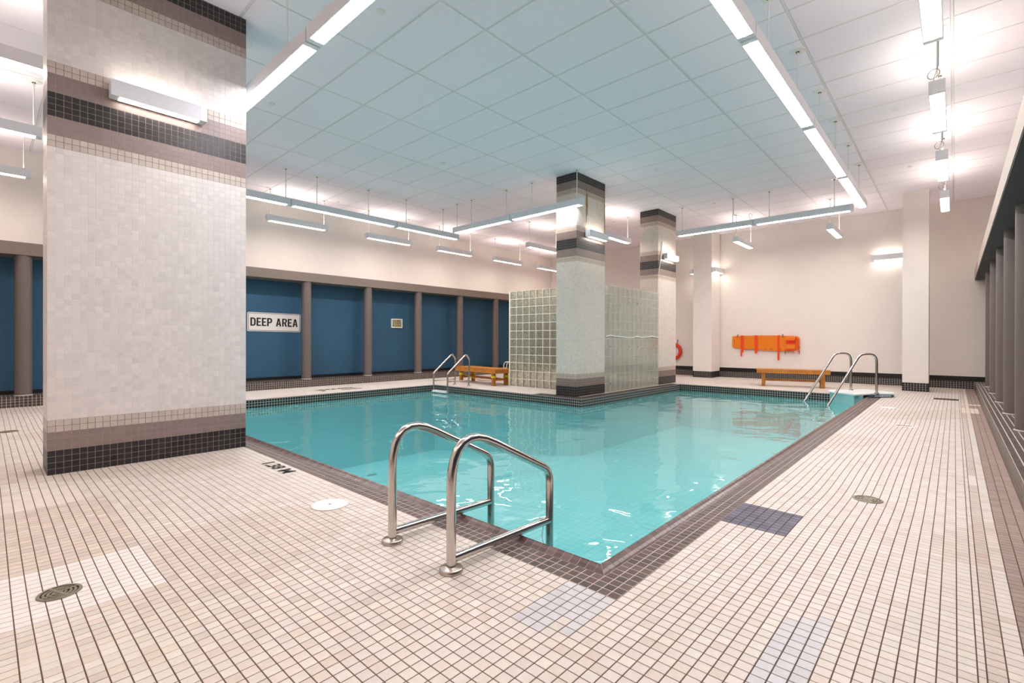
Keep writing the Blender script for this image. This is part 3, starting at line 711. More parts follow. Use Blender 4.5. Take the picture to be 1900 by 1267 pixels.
# ------------------------------------------------------------------ light fittings
Wf = 0.145; Hf = 0.14; ZL = 4.185
def fitting(name, label, cat, start, length, axis, zt, mdown, mup, rods=(), group=None, cord=False, cap=0.065, wall=None):
    """box section light; axis 'x' or 'y'; start = (x, y) of the low end on its centre line"""
    rz = 0 if axis == 'x' else math.pi/2
    t = thing(name, label, cat, (start[0], start[1], zt), rz, group); h = Wf/2
    m3 = MB()
    m3.box((cap, -h, -Hf), (length-cap, -h+0.006, 0)); m3.box((cap, h-0.006, -Hf), (length-cap, h, 0))
    m3.box((cap, -h+0.006, -0.05), (length-cap, h-0.006, -0.044))
    m3.build('housing', M_HOUS, t)
    c3 = MB().box((0, -h-0.001, -Hf), (cap, h+0.001, 0.001), 0.004).build('end_cap', M_HOUS, t)
    MB().box((length-cap, -h-0.001, -Hf), (length, h+0.001, 0.001), 0.004).build('end_cap', M_HOUS, t)
    d = MB(); a, b_ = cap+0.003, length-cap-0.003; hh = h-0.008
    pts = [(-hh, -Hf+0.012), (-hh*0.6, -Hf+0.002), (0, -Hf-0.004), (hh*0.6, -Hf+0.002), (hh, -Hf+0.012)]
    v = [(a, p, q) for p, q in pts]+[(b_, p, q) for p, q in pts]
    d.add(v, [(i, i+1, i+6, i+5) for i in range(4)]); d.build('diffuser', mdown, t)
    if mup: MB().add([(a, -hh, -0.02), (b_, -hh, -0.02), (b_, hh, -0.02), (a, hh, -0.02)], [(0, 1, 2, 3)]).build('uplight', mup, t)
    else: MB().box((a, -hh, -0.006), (b_, hh, -0.001)).build('lid', M_HOUS, t)
    for r in rods:
        rp = r-(start[0] if axis == 'x' else start[1])
        ln = ZC-zt
        MB().tube([(rp, 0, 0), (rp, 0, ln-0.012)], 0.009, 8).build('rod', M_WHITE, t)
        c = MB().lathe([(0.0, ln-0.030), (0.018, ln-0.028), (0.022, ln-0.016), (0.080, ln-0.016), (0.090, ln-0.010), (0.090, ln-0.005)], 24, (rp, 0, 0)).build('canopy', M_WHITE, t)
        MB().lathe([(0.012, ln-0.034), (0.020, ln-0.034), (0.021, ln-0.027)], 12, (rp, 0, 0)).build('grommet', M_DARK, c)
        MB().tube([(rp, 0, -0.004), (rp, 0, 0.024)], 0.011, 8).build('gripper', M_DARK, t)
    if cord:
        lp = [(0.10, 0.02, 0.0)]
        cz = 0.10
        for k in range(13):
            an = -math.pi/2+2*math.pi*k/12; lp.append((0.06+0.055*math.cos(an)*0.4, 0.03+0.055*math.cos(an), cz+0.055*math.sin(an)))
        rp = (rods[0]-(start[0] if axis == 'x' else start[1])) if rods else 0.1
        lp += [(rp-0.02, -0.01, 0.2), (rp-0.01, -0.012, ZC-zt-0.03)]
        MB().tube(lp, 0.005, 6).build('power_cord', M_WIRE, t)
    return t
RL = 'long white light hung '
seq = ['nearest', 'second nearest', 'third', 'farthest']
for k, (a, b_) in enumerate(((2.28, 4.86), (4.88, 7.42), (7.44, 10.07), (10.09, 12.69))):
    rods = ((2.9, 4.2), (5.56, 6.83), (8.16, 9.41), (10.72, 12.06))[k]
    fitting('linear_light', RL+'over the right pool edge, %s of its row' % seq[k] if k else RL+'over the right pool edge, cut by the picture top', 'light', (a, 1.448), b_-a, 'x', ZL, M_RUN, None, rods, 'linear lights over the right pool edge')
for k, (a, b_) in enumerate(((1.98, 4.55), (4.57, 7.16), (7.18, 9.76))):
    rods = ((2.5, 3.7), (5.16, 6.40), (7.8, 9.1))[k]
    lab = (RL+'over the near pool edge, running out of the picture top', RL+'over the near pool edge, touching the nearest column', RL+'behind the nearest wide tiled column')[k]
    fitting('linear_light', lab, 'light', (2.14, a), b_-a, 'y', ZL, M_RUN, None, rods, 'linear lights over the near pool edge')
for k, (a, b_, rods) in enumerate(((1.75, 4.35, (2.3, 4.28)), (4.37, 6.97, (4.95, 6.22)), (6.99, 9.04, (7.30, 8.51)))):
    lab = (RL+'on the blue wall side, emerging from behind the nearest column', RL+'along the blue wall side, above the DEEP AREA sign', RL+'along the blue wall side, ending over the deep end ladder')[k]
    fitting('linear_light', lab, 'light', (a, 10.365), b_-a, 'x', ZL, M_RUN, None, rods, 'linear lights along the blue wall side')
for k, (a, b_, rods) in enumerate(((5.73, 7.74, (5.88, 7.12)), (7.76, 9.80, (7.92, 9.15, 9.70)))):
    lab = (RL+'with its end in front of the rust streaked column', RL+'between the blue wall row and the rust streaked column')[k]
    fitting('linear_light', lab, 'light', (8.44, a), b_-a, 'y', ZL, M_RUN, None, rods, 'linear lights over the pool ledge')
for k, (a, b_, rods) in enumerate(((1.63, 3.63, (1.98, 3.30)), (3.65, 5.60, (4.14, 5.45)))):
    lab = (RL+'across the far pool end, its tip at the right hand row', RL+'across the far pool end, its tip at the farther mosaic column')[k]
    fitting('linear_light', lab, 'light', (12.77, a), b_-a, 'y', ZL, M_RUN, None, rods, 'linear lights over the far pool end', cord=(k == 1))
# short pendants
PL = 'short white pendant light '
pend = [(4.50, 12.0, 'above the DEEP AREA sign'), (7.12, 12.0, 'near the wall above the clock'), (9.61, 12.0, 'near the wall, third along from the near column'),
        (12.12, 12.0, 'near the wall above the glass block wall'), (14.57, 12.0, 'near the wall, half hidden by the rust streaked column'),
        (-0.95, 12.0, 'at the left picture edge, lowest of three'), (-0.95, 9.50, 'at the left picture edge, middle of three'), (-0.95, 7.13, 'at the left picture edge, highest of three'),
        (11.07, 9.51, 'partly hidden by the rust streaked column, nearer than the wall row'), (11.22, 7.02, 'hanging over the shower behind the rust streaked column'),
        (14.42, 4.61, 'near the far wall, above the orange board'), (14.40, 2.34, 'near the far wall, just under the tip of the right row')]
for a, b_, lab in pend:
    fitting('pendant_light', PL+lab, 'light', (a, b_), 1.5, 'x', ZL-0.01, M_PEN, M_PENU, (a+0.09, a+1.42), 'short pendants')
for k, a in enumerate((-0.75, 1.97, 4.64, 7.34, 10.08, 12.80)):
    if k == 0: lab = 'over the right recess row, behind the camera'
    else: lab = ('on the right side, out of the picture top', 'on the right side, cut by the picture top', 'on the right side with a looped cord, second in view', 'on the right side with a looped cord, third in view', 'on the right side above the tall white post, farthest')[k-1]
    fitting('pendant_light', PL+lab, 'light', (a, 0.157), 1.46, 'x', ZL, M_PEN, M_PENU, (a+0.12, a+1.4), 'pendants over the right side deck', cord=True)
for a, b_, lab in ((-2.1, 2.4, 'over the near deck behind the camera'), (-2.1, 4.8, 'over the near deck, outside the picture on the left')):
    fitting('pendant_light', PL+lab, 'light', (a, b_), 1.5, 'x', ZL, M_PEN, M_PENU, (a+0.09, a+1.42), 'short pendants')
# wall lights
def wall_light(label, x0_, yface, side, z=3.475, L=0.78, axis='x', xface=None):
    """box light on a face that looks to -y (side=-1) or +y (side=+1), or on the far wall (axis 'y')"""
    D = 0.115; Hh = 0.15
    if axis == 'x': t = thing('wall_light', label, 'light', (x0_, yface, z), 0, 'wall lights')
    else: t = thing('wall_light', label, 'light', (xface, x0_, z), math.pi/2, 'wall lights'); side = 1
    y0_, y1_ = side*0.025, side*(0.025+D); ym = (y0_+y1_)/2; c_ = 0.065
    lo, hi = min(y0_, y1_), max(y0_, y1_)
    fy_ = y1_
    MB().box((c_, fy_-side*0.006, 0.0), (L-c_, fy_, Hh)).box((c_, y0_, 0.0), (L-c_, y0_+side*0.005, Hh)).box((c_, lo+0.005, 0.07), (L-c_, hi-0.005, 0.075)).build('housing', M_HOUS, t)
    MB().box((0, lo, 0), (c_, hi+0.001, Hh), 0.003).build('end_cap', M_HOUS, t)
    MB().box((L-c_, lo, 0), (L, hi+0.001, Hh), 0.003).build('end_cap', M_HOUS, t)
    hh = D/2-0.008
    pts = [(-hh, 0.008), (-hh*0.5, -0.004), (hh*0.5, -0.004), (hh, 0.008)]
    v = [(c_+0.003, ym+p, q) for p, q in pts]+[(L-c_-0.003, ym+p, q) for p, q in pts]
    MB().add(v, [(i, i+1, i+5, i+4) for i in range(3)]).build('diffuser', M_WL, t)
    MB().add([(c_+0.003, ym-hh, Hh-0.012), (L-c_-0.003, ym-hh, Hh-0.012), (L-c_-0.003, ym+hh, Hh-0.012), (c_+0.003, ym+hh, Hh-0.012)], [(0, 1, 2, 3)]).build('uplight', M_WLU, t)
    for q in (0.13, L-0.13): MB().box((q-0.03, 0, 0.04), (q+0.03, y0_, 0.11)).build('bracket', M_DARK, t)
    return t
wall_light('white wall light on the near wide tiled column', 0.793, 5.900, -1)
wall_light('white wall light on the back of the near wide column', 0.793, 6.338, 1)
wall_light('white wall light on the lit face of the rust streaked column', 8.84, 5.955, -1, 3.465)
wall_light('wall light whose end sticks out left behind the rust streaked column', 8.84, 6.501, 1)
wall_light('white wall light beside the leaning pole on the farther mosaic column', 12.68, 5.967, -1)
wall_light('wall light whose end sticks out left behind the farther mosaic column', 12.68, 6.513, 1)
wall_light('white wall light on the right face of the post by the life ring', 16.02, 5.86, -1, 3.46)
wall_light('wall light whose end shows left of the post by the life ring', 16.05, 6.47, 1, 3.46)
wall_light('white wall light on the far wall, running behind the tall white post', 0.95, None, 1, 3.45, axis='y', xface=WX)

# ------------------------------------------------------------------ ceiling sprinkler caps
cap = MB().lathe([(0.0, -0.024), (0.035, -0.024), (0.043, -0.018), (0.043, -0.005)], 20).mesh('sprinkler_cap'); cap.materials.append(M_WHITE)
near_ = {(2.94, 4.65): 'beside the near left linear light', (2.97, 7.70): 'nearest the left column light row', (6.22, 4.64): 'over the middle of the pool', (6.3, 7.68): 'over the deep end',
         (9.55, 0.69): 'between the long right row and the right pendants', (9.56, 4.65): 'before the farther mosaic column', (12.92, 0.69): 'above the second right pendant from the far end',
         (12.94, 4.66): 'above the far pool end light', (6.23, 11.87): 'between the first two wall pendants', (12.9, 7.63): 'left of the farther mosaic column', (9.6, 11.7): 'above the third wall pendant'}
for (a, b_), lab in near_.items():
    o = bpy.data.objects.new('sprinkler_cap', cap); COL.objects.link(o); o.location = (a, b_, ZC-0.001)
    tag(o, 'white sprinkler cap in the ceiling '+lab, 'sprinkler', 'ceiling sprinkler caps')

# ------------------------------------------------------------------ ladders
def rail_mesh(pts, rad, r=0.0255, n=16): return MB().tube(arc_path(pts, rad, 8), r, n)
t = thing('pool_ladder', 'polished steel pool ladder at the near corner, bolted to the pale deck', 'ladder', (0, 0, 0))
for yv in (1.93, 2.466):
    p = [(1.642, yv, 0.0), (1.642, yv, 0.735), (1.93, yv, 0.735), (2.468, yv, 0.40), (2.468, yv, -1.05), (2.22, yv, -1.10)]
    p = [(1.642, yv, 0.0), (1.642, yv, 0.78), (2.47, yv, 0.365), (2.47, yv, -1.02), (2.225, yv, -1.05)]
    m_ = rail_mesh(p, [0.215, 0.13, 0.06]); ra = m_.build('rail', M_STEEL, t)
    MB().lathe([(0.0, 0.026), (0.028, 0.026), (0.030, 0.024), (0.056, 0.022), (0.062, 0.016), (0.063, 0.003), (0.063, 0.0)], 32, (1.642, yv, 0.0015)).build('flange', M_STEELB, ra)
    MB().tube([(1.65, yv, 0.065), (2.465, yv, 0.045)], 0.0235, 14).build('crossbar', M_STEEL, t)
for zz in (-0.36, -0.62, -0.88): MB().box((2.435, 1.95, zz-0.02), (2.52, 2.446, zz+0.02), 0.012).build('tread', M_WHITE, t)
MB().tube([(2.39+0.022*math.cos(k*0.6), 1.93+0.022*math.sin(k*0.6)*0.9, 0.048+0.022*math.sin(k*0.6)+0.002*k) for k in range(11)]+[(2.385, 1.925, -0.03), (2.40, 1.92, -0.10)], 0.0022, 6).build('cable_tie', M_WHITE, t)
t = thing('pool_ladder', 'small steel ladder at the deep end, by the bench with yellow rope', 'ladder', (0, 0, 0))
for yv in (9.49, 10.05):
    p = [(8.67, yv, 0.0), (8.69, yv, 0.70), (8.58, yv, 0.85), (7.945, yv, 0.36), (7.935, yv, -0.9), (8.21, yv, -0.95)]
    ra = MB().tube(arc_path(p, [0.12, 0.16, 0.10, 0.05], 6), 0.022, 12).build('rail', M_STEEL, t)
    MB().lathe([(0, 0.02), (0.045, 0.018), (0.05, 0.0)], 20, (8.67, yv, 0.0015)).build('flange', M_STEELB, ra)
    MB().tube([(8.67, yv, 0.150), (7.94, yv, 0.16)], 0.016, 10).build('crossbar', M_STEEL, t)
for zz in (-0.11, -0.4, -0.68): MB().box((7.88, 9.5, zz-0.025), (7.99, 10.04, zz+0.025), 0.012).build('tread', M_WHITE, t)

# ------------------------------------------------------------------ drop-in steps at the far corner
t = thing('pool_steps', 'teal and white moulded steps with steel handrails at the far pool corner', 'pool steps', (0, 0, 0))
poly = [(12.30, 1.53), (12.40, 1.60), (12.62, 1.98), (12.74, 2.09), (13.15, 2.12), (13.88, 1.48), (13.52, 0.99), (13.14, 0.945), (12.82, 1.29)]
MB().prism(poly, 0.062, 0.088).build('top_tread', M_STEPW, t)
MB().prism([(12.36, 1.56), (12.65, 1.97), (12.76, 2.06), (13.00, 2.08), (13.00, 1.42), (12.50, 1.42)], -0.75, 0.062).build('body', M_TEAL, t)
MB().prism([(12.80, 1.32), (13.12, 1.00), (13.50, 1.02), (13.82, 1.47), (13.13, 2.08), (13.11, 1.33)], 0.003, 0.062).build('deck_flange', M_TEAL, t)
MB().prism([(12.10, 1.72), (12.42, 2.24), (12.80, 2.09), (12.36, 1.52)], -0.75, -0.40).build('lower_tread', M_STEPW, t)
d_ = (Vector((13.12, 0.985, 0))-Vector((12.78, 1.305, 0))); L_ = d_.length; ang = math.atan2(d_.y, d_.x)
pn = MB().box((-0.06, -0.012, 0.008), (L_+0.03, 0.0, 0.064), 0.002).build('name_strip', M_STRIP, t, (12.78, 1.305, 0.0), (0, 0, ang))
m_ = MB(); q = 0.07
while q < L_-0.05:
    wq = random.choice((0.014, 0.02, 0.026)); m_.box((q, -0.0145, 0.026), (q+wq, -0.012, 0.048)); q += wq+0.012
m_.build('worn_lettering', M_STEPW, pn)
for wx, wy, bx_, by_ in ((12.631, 2.539, 13.418, 1.752), (12.113, 1.987, 12.872, 1.228)):
    W = Vector((wx, wy, -0.155)); B_ = Vector((bx_, by_, 0.085)); dr = (B_-W); dr.z = 0; dl = dr.length; dn = dr.normalized()
    low = W-dn*0.55+Vector((0, 0, -0.78))
    p = [low, W+dn*(dl*0.56)+Vector((0, 0, 0.90)), W+dn*(dl*0.80)+Vector((0, 0, 1.07)), B_+Vector((0, 0, 0.72)), B_]
    sl = (W+dn*dl*0.5+Vector((0, 0, 0.80)))
    p = [W-dn*0.5+Vector((0, 0, -0.80)), W+dn*(dl*0.66)+Vector((0, 0, 1.08)), Vector((B_.x, B_.y, 0.93)), B_]
    ra = MB().tube(arc_path([tuple(v_) for v_ in p], [0.22, 0.26], 8), 0.024, 14).build('rail', M_STEEL, t)
    MB().lathe([(0, 0.02), (0.04, 0.018), (0.045, 0.0)], 18, (bx_, by_, 0.088)).build('flange', M_STEELB, ra)

# ------------------------------------------------------------------ benches
def bench(label, x_, y_, rz, L, Wd, Hh, apron):
    t = thing('bench', label, 'bench', (x_, y_, 0.002), rz)
    nsl = 4; ws = Wd/nsl
    for k in range(nsl):
        MB().box((-L/2, -Wd/2+k*ws+0.003, Hh-0.035), (L/2, -Wd/2+(k+1)*ws-0.003, Hh), 0.004).build('slat', M_WOOD, t)
    MB().box((-L/2+0.01, -Wd/2, Hh-0.035-apron), (L/2-0.01, -Wd/2+0.03, Hh-0.036)).build('apron', M_WOOD, t)
    MB().box((-L/2+0.01, Wd/2-0.03, Hh-0.035-apron), (L/2-0.01, Wd/2, Hh-0.036)).build('apron', M_WOOD, t)
    MB().box((-L/2+0.01, -Wd/2+0.03, Hh-0.035-apron), (-L/2+0.04, Wd/2-0.03, Hh-0.036)).build('end_apron', M_WOODD, t)
    MB().box((L/2-0.04, -Wd/2+0.03, Hh-0.035-apron), (L/2-0.01, Wd/2-0.03, Hh-0.036)).build('end_apron', M_WOODD, t)
    for a in (-L/2+0.17, L/2-0.17):
        for b0 in (-Wd/2+0.07, Wd/2-0.07): MB().box((a-0.045, b0-0.04, 0), (a+0.045, b0+0.04, Hh-0.036), 0.004).build('leg', M_WOODD, t)
        MB().box((a-0.02, -Wd/2+0.07, 0.13), (a+0.02, Wd/2-0.07, 0.19)).build('cross_rail', M_WOODD, t)
    MB().box((-L/2+0.17, -0.025, 0.14), (L/2-0.17, 0.025, 0.20)).build('stretcher', M_WOODD, t)
    return t
b1 = bench('long pine bench by the blue wall with yellow rope tied round its legs', 9.46, 9.77, math.radians(81.5), 1.90, 0.56, 0.45, 0.085)
b2 = bench('pine bench in front of the far wall, below the orange spine board', 14.40, 3.16, math.radians(-75.5), 1.68, 0.42, 0.46, 0.075)
t = tag(thing('rope', 'yellow rope wound round the legs of the bench by the blue wall', 'rope', (9.46, 9.77, 0), math.radians(81.5)))
for a in (-0.78, 0.78):
    for b0 in (-0.21, 0.21):
        m_ = MB()
        for q in range(1):
            m_.tube([(a+0.066*math.cos(k*0.628), b0+0.062*math.sin(k*0.628), 0.215+0.0019*k) for k in range(31)], 0.009, 6)
        m_.build('winding', M_YELLOW, t)
MB().tube([(-0.78, -0.27, 0.20), (-0.80, -0.30, 0.10), (-0.72, -0.32, 0.012), (-0.5, -0.30, 0.012), (-0.3, -0.34, 0.012)], 0.009, 6).build('loose_end', M_YELLOW, t)
MB().tube([(-0.78, -0.15, 0.2), (-0.79, 0.0, 0.12), (-0.78, 0.15, 0.2)], 0.009, 6).tube([(-0.72, 0.1, 0.19), (-0.3, 0.0, 0.10), (0.2, -0.02, 0.085), (0.72, 0.1, 0.2)], 0.009, 6).tube([(0.84, -0.21, 0.2), (0.98, -0.2, 0.16), (1.12, -0.22, 0.012)], 0.009, 6).build('span', M_YELLOW, t)
# white tube frame partly behind the glass blocks
t = thing('walking_frame', 'bent white tube frame just behind the bench, half hidden by glass blocks', 'frame', (10.05, 9.44, 0))
for q in (0.0, 0.42):
    MB().tube(arc_path([(-0.02+q*0.3, 0.08+0*q, 0.002), (0.0+q*0.3, 0.08, 0.60), (0.12+q*0.3, -0.42, 0.60), (0.14+q*0.3, -0.42, 0.002)], [0.13, 0.13], 6), 0.013, 10).build('tube', M_WHITE, t)
MB().tube([(0.0, 0.08, 0.42), (0.126, 0.08, 0.42)], 0.01, 8).tube([(0.13, -0.42, 0.42), (0.256, -0.42, 0.42)], 0.01, 8).build('cross_tube', M_WHITE, t)

# ------------------------------------------------------------------ orange spine board on the far wall (local x runs towards -y)
t = thing('spine_board', 'orange plastic spine board with red straps hanging on the far wall', 'rescue board', (WX-0.03, 5.45, 0), -math.pi/2)
half = [(0.0, 1.02, 1.345), (0.02, 1.005, 1.357), (0.32, 0.955, 1.372), (0.9, 0.915, 1.38), (1.3, 0.90, 1.375), (1.75, 0.905, 1.362), (1.90, 0.94, 1.345), (1.95, 1.02, 1.29)]
outer = [(a, h_) for a, l_, h_ in half]+[(a, l_) for a, l_, h_ in half][::-1]
holes = []
for cx_ in (0.42, 0.62, 1.0, 1.18, 1.42):
    holes.append([(cx_-0.05, 1.335), (cx_+0.05, 1.335), (cx_+0.045, 1.352), (cx_-0.045, 1.352)])
    holes.append([(cx_-0.05, 0.942), (cx_+0.05, 0.938), (cx_+0.045, 0.96), (cx_-0.045, 0.962)])
holes.append([(0.05, 1.12), (0.075, 1.12), (0.075, 1.26), (0.05, 1.26)]); holes.append([(0.10, 1.02), (0.2, 1.0), (0.2, 1.015), (0.1, 1.035)])
me = curve_shape(outer, holes, 0.030, 0.006)
for v in me.vertices: v.co = (v.co.x, v.co.z, v.co.y)
me.flip_normals(); link('board', me, M_ORANGE, t, (0, -0.02, 0))
def strap(a, z1, wd, z0=1.39, nm='strap'):
    MB().box((a-wd/2, -0.062, z1), (a+wd/2, -0.055, z0-0.01)).box((a-wd/2, -0.062, z0-0.012), (a+wd/2, 0.0, z0-0.002)).build(nm, M_STRAP, t)
    MB().box((a-wd/2-0.004, -0.068, (z0+z1)/2-0.03), (a+wd/2+0.004, -0.055, (z0+z1)/2+0.02), 0.002).build('buckle', M_STRAP, t)
strap(0.29, 0.70, 0.045); strap(0.335, 0.83, 0.04, 1.386); strap(0.735, 0.81, 0.08); strap(1.385, 0.60, 0.055)
h_ = MB().box((1.60, -0.13, 0.965), (1.86, -0.045, 1.10), 0.02).build('head_block', M_ORANGE, t)
MB().box((1.60, -0.13, 1.235), (1.86, -0.045, 1.345), 0.02).build('head_block', M_ORANGE, t)
MB().box((1.61, -0.075, 1.10), (1.85, -0.045, 1.235), 0.006).build('head_pad', M_STRAP, t)
MB().box((1.615, -0.14, 1.205), (1.845, -0.12, 1.235), 0.003).box((1.60, -0.12, 0.925), (1.85, -0.05, 0.968), 0.006).build('head_strap', M_STRAP, t)
MB().tube([(1.86, -0.08, 1.32), (1.93, -0.09, 1.25), (1.92, -0.08, 1.12), (1.96, -0.07, 1.0), (1.93, -0.07, 0.85)], 0.016, 6).build('side_strap', M_STRAP, t)
for a in (1.66, 1.71, 1.76, 1.81): MB().tube([(a, -0.07, 0.93), (a, -0.072, 0.87), (a+0.015, -0.07, 0.835)], 0.006, 6).build('cord', M_STRAP, t)
MB().tube([(1.58, -0.07, 0.91), (1.575, -0.07, 0.80)], 0.009, 6).tube([(1.97, -0.06, 0.92), (1.955, -0.06, 0.80)], 0.008, 6).build('tail', M_DARK, t)
for k, a in enumerate((0.17, 1.50)):
    tt = tag(MB().tube([(0.0, 0.0, 0.05), (0.0, 0.02, 0.06), (0.0, 0.085, 0.055), (0.0, 0.10, 0.02), (0.0, 0.095, -0.02), (0.0, 0.07, -0.03)], 0.008, 8).build('wall_hook', M_INK, None, (WX-0.001, 5.45-a, 1.355), (0, 0, math.pi/2)),
         'black hook holding the spine board, %s' % ('at its narrow plain end' if k == 0 else 'beside the head blocks'), 'hook', 'spine board hooks')

# life ring
t = thing('life_ring', 'red life ring hanging on the far wall, half behind a mosaic column', 'life ring', (WX-0.07, 7.47, 0.83), 0)
bm = bmesh.new(); me = bpy.data.meshes.new('ring')
vs_, fs_ = [], []
for i in range(40):
    a = 2*math.pi*i/40
    for j in range(14):
        b0 = 2*math.pi*j/14; r_ = 0.245+0.062*math.cos(b0); vs_.append((0.055*math.sin(b0), r_*math.cos(a), r_*math.sin(a)))
for i in range(40):
    for j in range(14): fs_.append((i*14+j, i*14+(j+1) % 14, ((i+1) % 40)*14+(j+1) % 14, ((i+1) % 40)*14+j))
bm.free(); MB().add(vs_, fs_, True).build('ring', M_RING, t)
MB().tube([(0.0, 0.33*math.cos(k*math.pi/12), 0.33*math.sin(k*math.pi/12)+(0.012 if k % 6 == 3 else 0)) for k in range(25)], 0.006, 6).build('grab_line', M_WHITE, t)
MB().tube([(0.0, -0.12, 0.27), (0.01, -0.13, 0.33), (0.04, -0.12, 0.40), (0.055, -0.13, 0.42)], 0.012, 8).build('hanger', M_DARK, t)

# ------------------------------------------------------------------ sign and clock on the blue wall
t = thing('wall_sign', 'white sign reading DEEP AREA on the blue wall', 'sign', (5.025, 12.845, 1.66), 0); t.rotation_euler = (0, math.radians(0.5), 0)
def stand(me):           # lay a flat xy mesh upright facing -y
    for v in me.vertices: v.co = (v.co.x, -v.co.z, v.co.y)
    return me
link('plate', stand(curve_shape(round_rect(1.31, 0.475, 0.03), [], 0.010)), M_SIGN, t, (0, -0.006, 0))
link('border_line', stand(curve_shape(round_rect(1.272, 0.44, 0.012), [round_rect(1.252, 0.420, 0.008)[::-1]], 0.002)), M_INK, t, (0, -0.0125, 0))
def bold_letters(txt, gap=0.09):
    a = 0.175; wl_ = 0.56; X_ = 0.0; allv = []; allf = []
    def arc(cx_, cy_, rx, ry, a0, a1, n_=7): return [(cx_+rx*math.cos(math.radians(a0+(a1-a0)*k/n_)), cy_+ry*math.sin(math.radians(a0+(a1-a0)*k/n_))) for k in range(n_+1)]
    def glyph(ch):
        if ch == 'E': return wl_*0.86, [(0, 0), (.48, 0), (.48, .155), (a, .155), (a, .425), (.44, .425), (.44, .575), (a, .575), (a, .845), (.48, .845), (.48, 1), (0, 1)], []
        if ch == 'D': return wl_, [(0, 0)]+arc(.27, .29, .29, .29, -90, 0)+arc(.27, .71, .29, .29, 0, 90)+[(0, 1)], [([(a, .15)]+arc(.27, .28, .115, .13, -90, 0)+arc(.27, .72, .115, .13, 0, 90)+[(a, .85)])[::-1]]
        if ch == 'P': return wl_*0.98, [(0, 0), (a, 0), (a, .37)]+arc(.28, .60, .27, .23, -90, 0)+arc(.28, .77, .27, .23, 0, 90)+[(0, 1)], [([(a, .52)]+arc(.27, .61, .11, .09, -90, 0)+arc(.27, .76, .11, .09, 0, 90)+[(a, .85)])[::-1]]
        if ch == 'R': return wl_, [(0, 0), (a, 0), (a, .40), (.25, .40), (.37, 0), (.57, 0), (.42, .43)]+arc(.28, .66, .27, .19, -40, 0, 3)+arc(.28, .78, .27, .22, 0, 90)+[(0, 1)], [([(a, .54)]+arc(.27, .63, .11, .09, -90, 0)+arc(.27, .77, .11, .08, 0, 90)+[(a, .85)])[::-1]]
        if ch == 'A': return wl_*1.08, [(0, 0), (.175, 0), (.215, .22), (.385, .22), (.425, 0), (.60, 0), (.40, 1), (.20, 1)], [[(.24, .36), (.30, .76), (.36, .36)][::-1]]
    for ch in txt:
        if ch == ' ': X_ += 0.34; continue
        w2, o2, h2 = glyph(ch); me_ = curve_shape(o2, h2, 0.003)
        k0 = len(allv); allv += [(v.co.x+X_, v.co.y, v.co.z) for v in me_.vertices]; allf += [tuple(i+k0 for i in p_.vertices) for p_ in me_.polygons]; X_ += w2+gap
    me_ = bpy.data.meshes.new('lettering'); me_.from_pydata(allv, [], allf); me_.update(); return me_
me = bold_letters('DEEP AREA')
xs_ = [v.co.x for v in me.vertices]; ys_ = [v.co.y for v in me.vertices]
sxx = 1.165/(max(xs_)-min(xs_)); syy = 0.205/(max(ys_)-min(ys_)); mx_, my_ = (max(xs_)+min(xs_))/2, (max(ys_)+min(ys_))/2
for v in me.vertices: v.co.x = (v.co.x-mx_)*sxx; v.co.y = (v.co.y-my_)*syy
link('lettering', stand(me), M_INK, t, (0, -0.0135, 0.0))
t = thing('wall_clock', 'small digital clock with pale frame on the blue wall', 'clock', (8.682, 12.848, 1.735), 0)
link('frame', stand(curve_shape(round_rect(0.395, 0.28, 0.012), [round_rect(0.345, 0.232, 0.006)[::-1]], 0.045, 0.002)), M_WHITE, t, (0, -0.024, 0))
MB().box((-0.175, -0.034, -0.119), (0.175, -0.004, 0.119)).build('face', M_LCD, t)
m_ = MB(); y0_, y1_ = -0.0362, -0.0342
def bar(x0, z0, x1, z1): m_.box((x0, y0_, z0), (x1, y1_, z1))
for xq in (-0.115, -0.045, 0.105): bar(xq-0.009, -0.028, xq+0.009, 0.033); bar(xq-0.009, 0.039, xq+0.009, 0.10)
bar(-0.012, -0.01, 0.0, 0.005); bar(-0.012, 0.06, 0.0, 0.075)
for xq in (0.018, 0.062): bar(xq-0.007, -0.025, xq+0.007, 0.033); bar(xq-0.007, 0.039, xq+0.007, 0.097)
bar(0.018, 0.087, 0.062, 0.10); bar(0.018, -0.028, 0.062, -0.015)
m_.build('time_digits', M_INK, t)
m_ = MB()
for a in (-0.15, -0.125, -0.06, -0.035, 0.0, 0.03, 0.055, 0.10, 0.125): m_.box((a, -0.036, -0.09), (a+0.017, -0.034, -0.055))
m_.box((0.14, -0.036, -0.025), (0.155, -0.034, 0.0)); m_.build('date_row', M_INK, t)

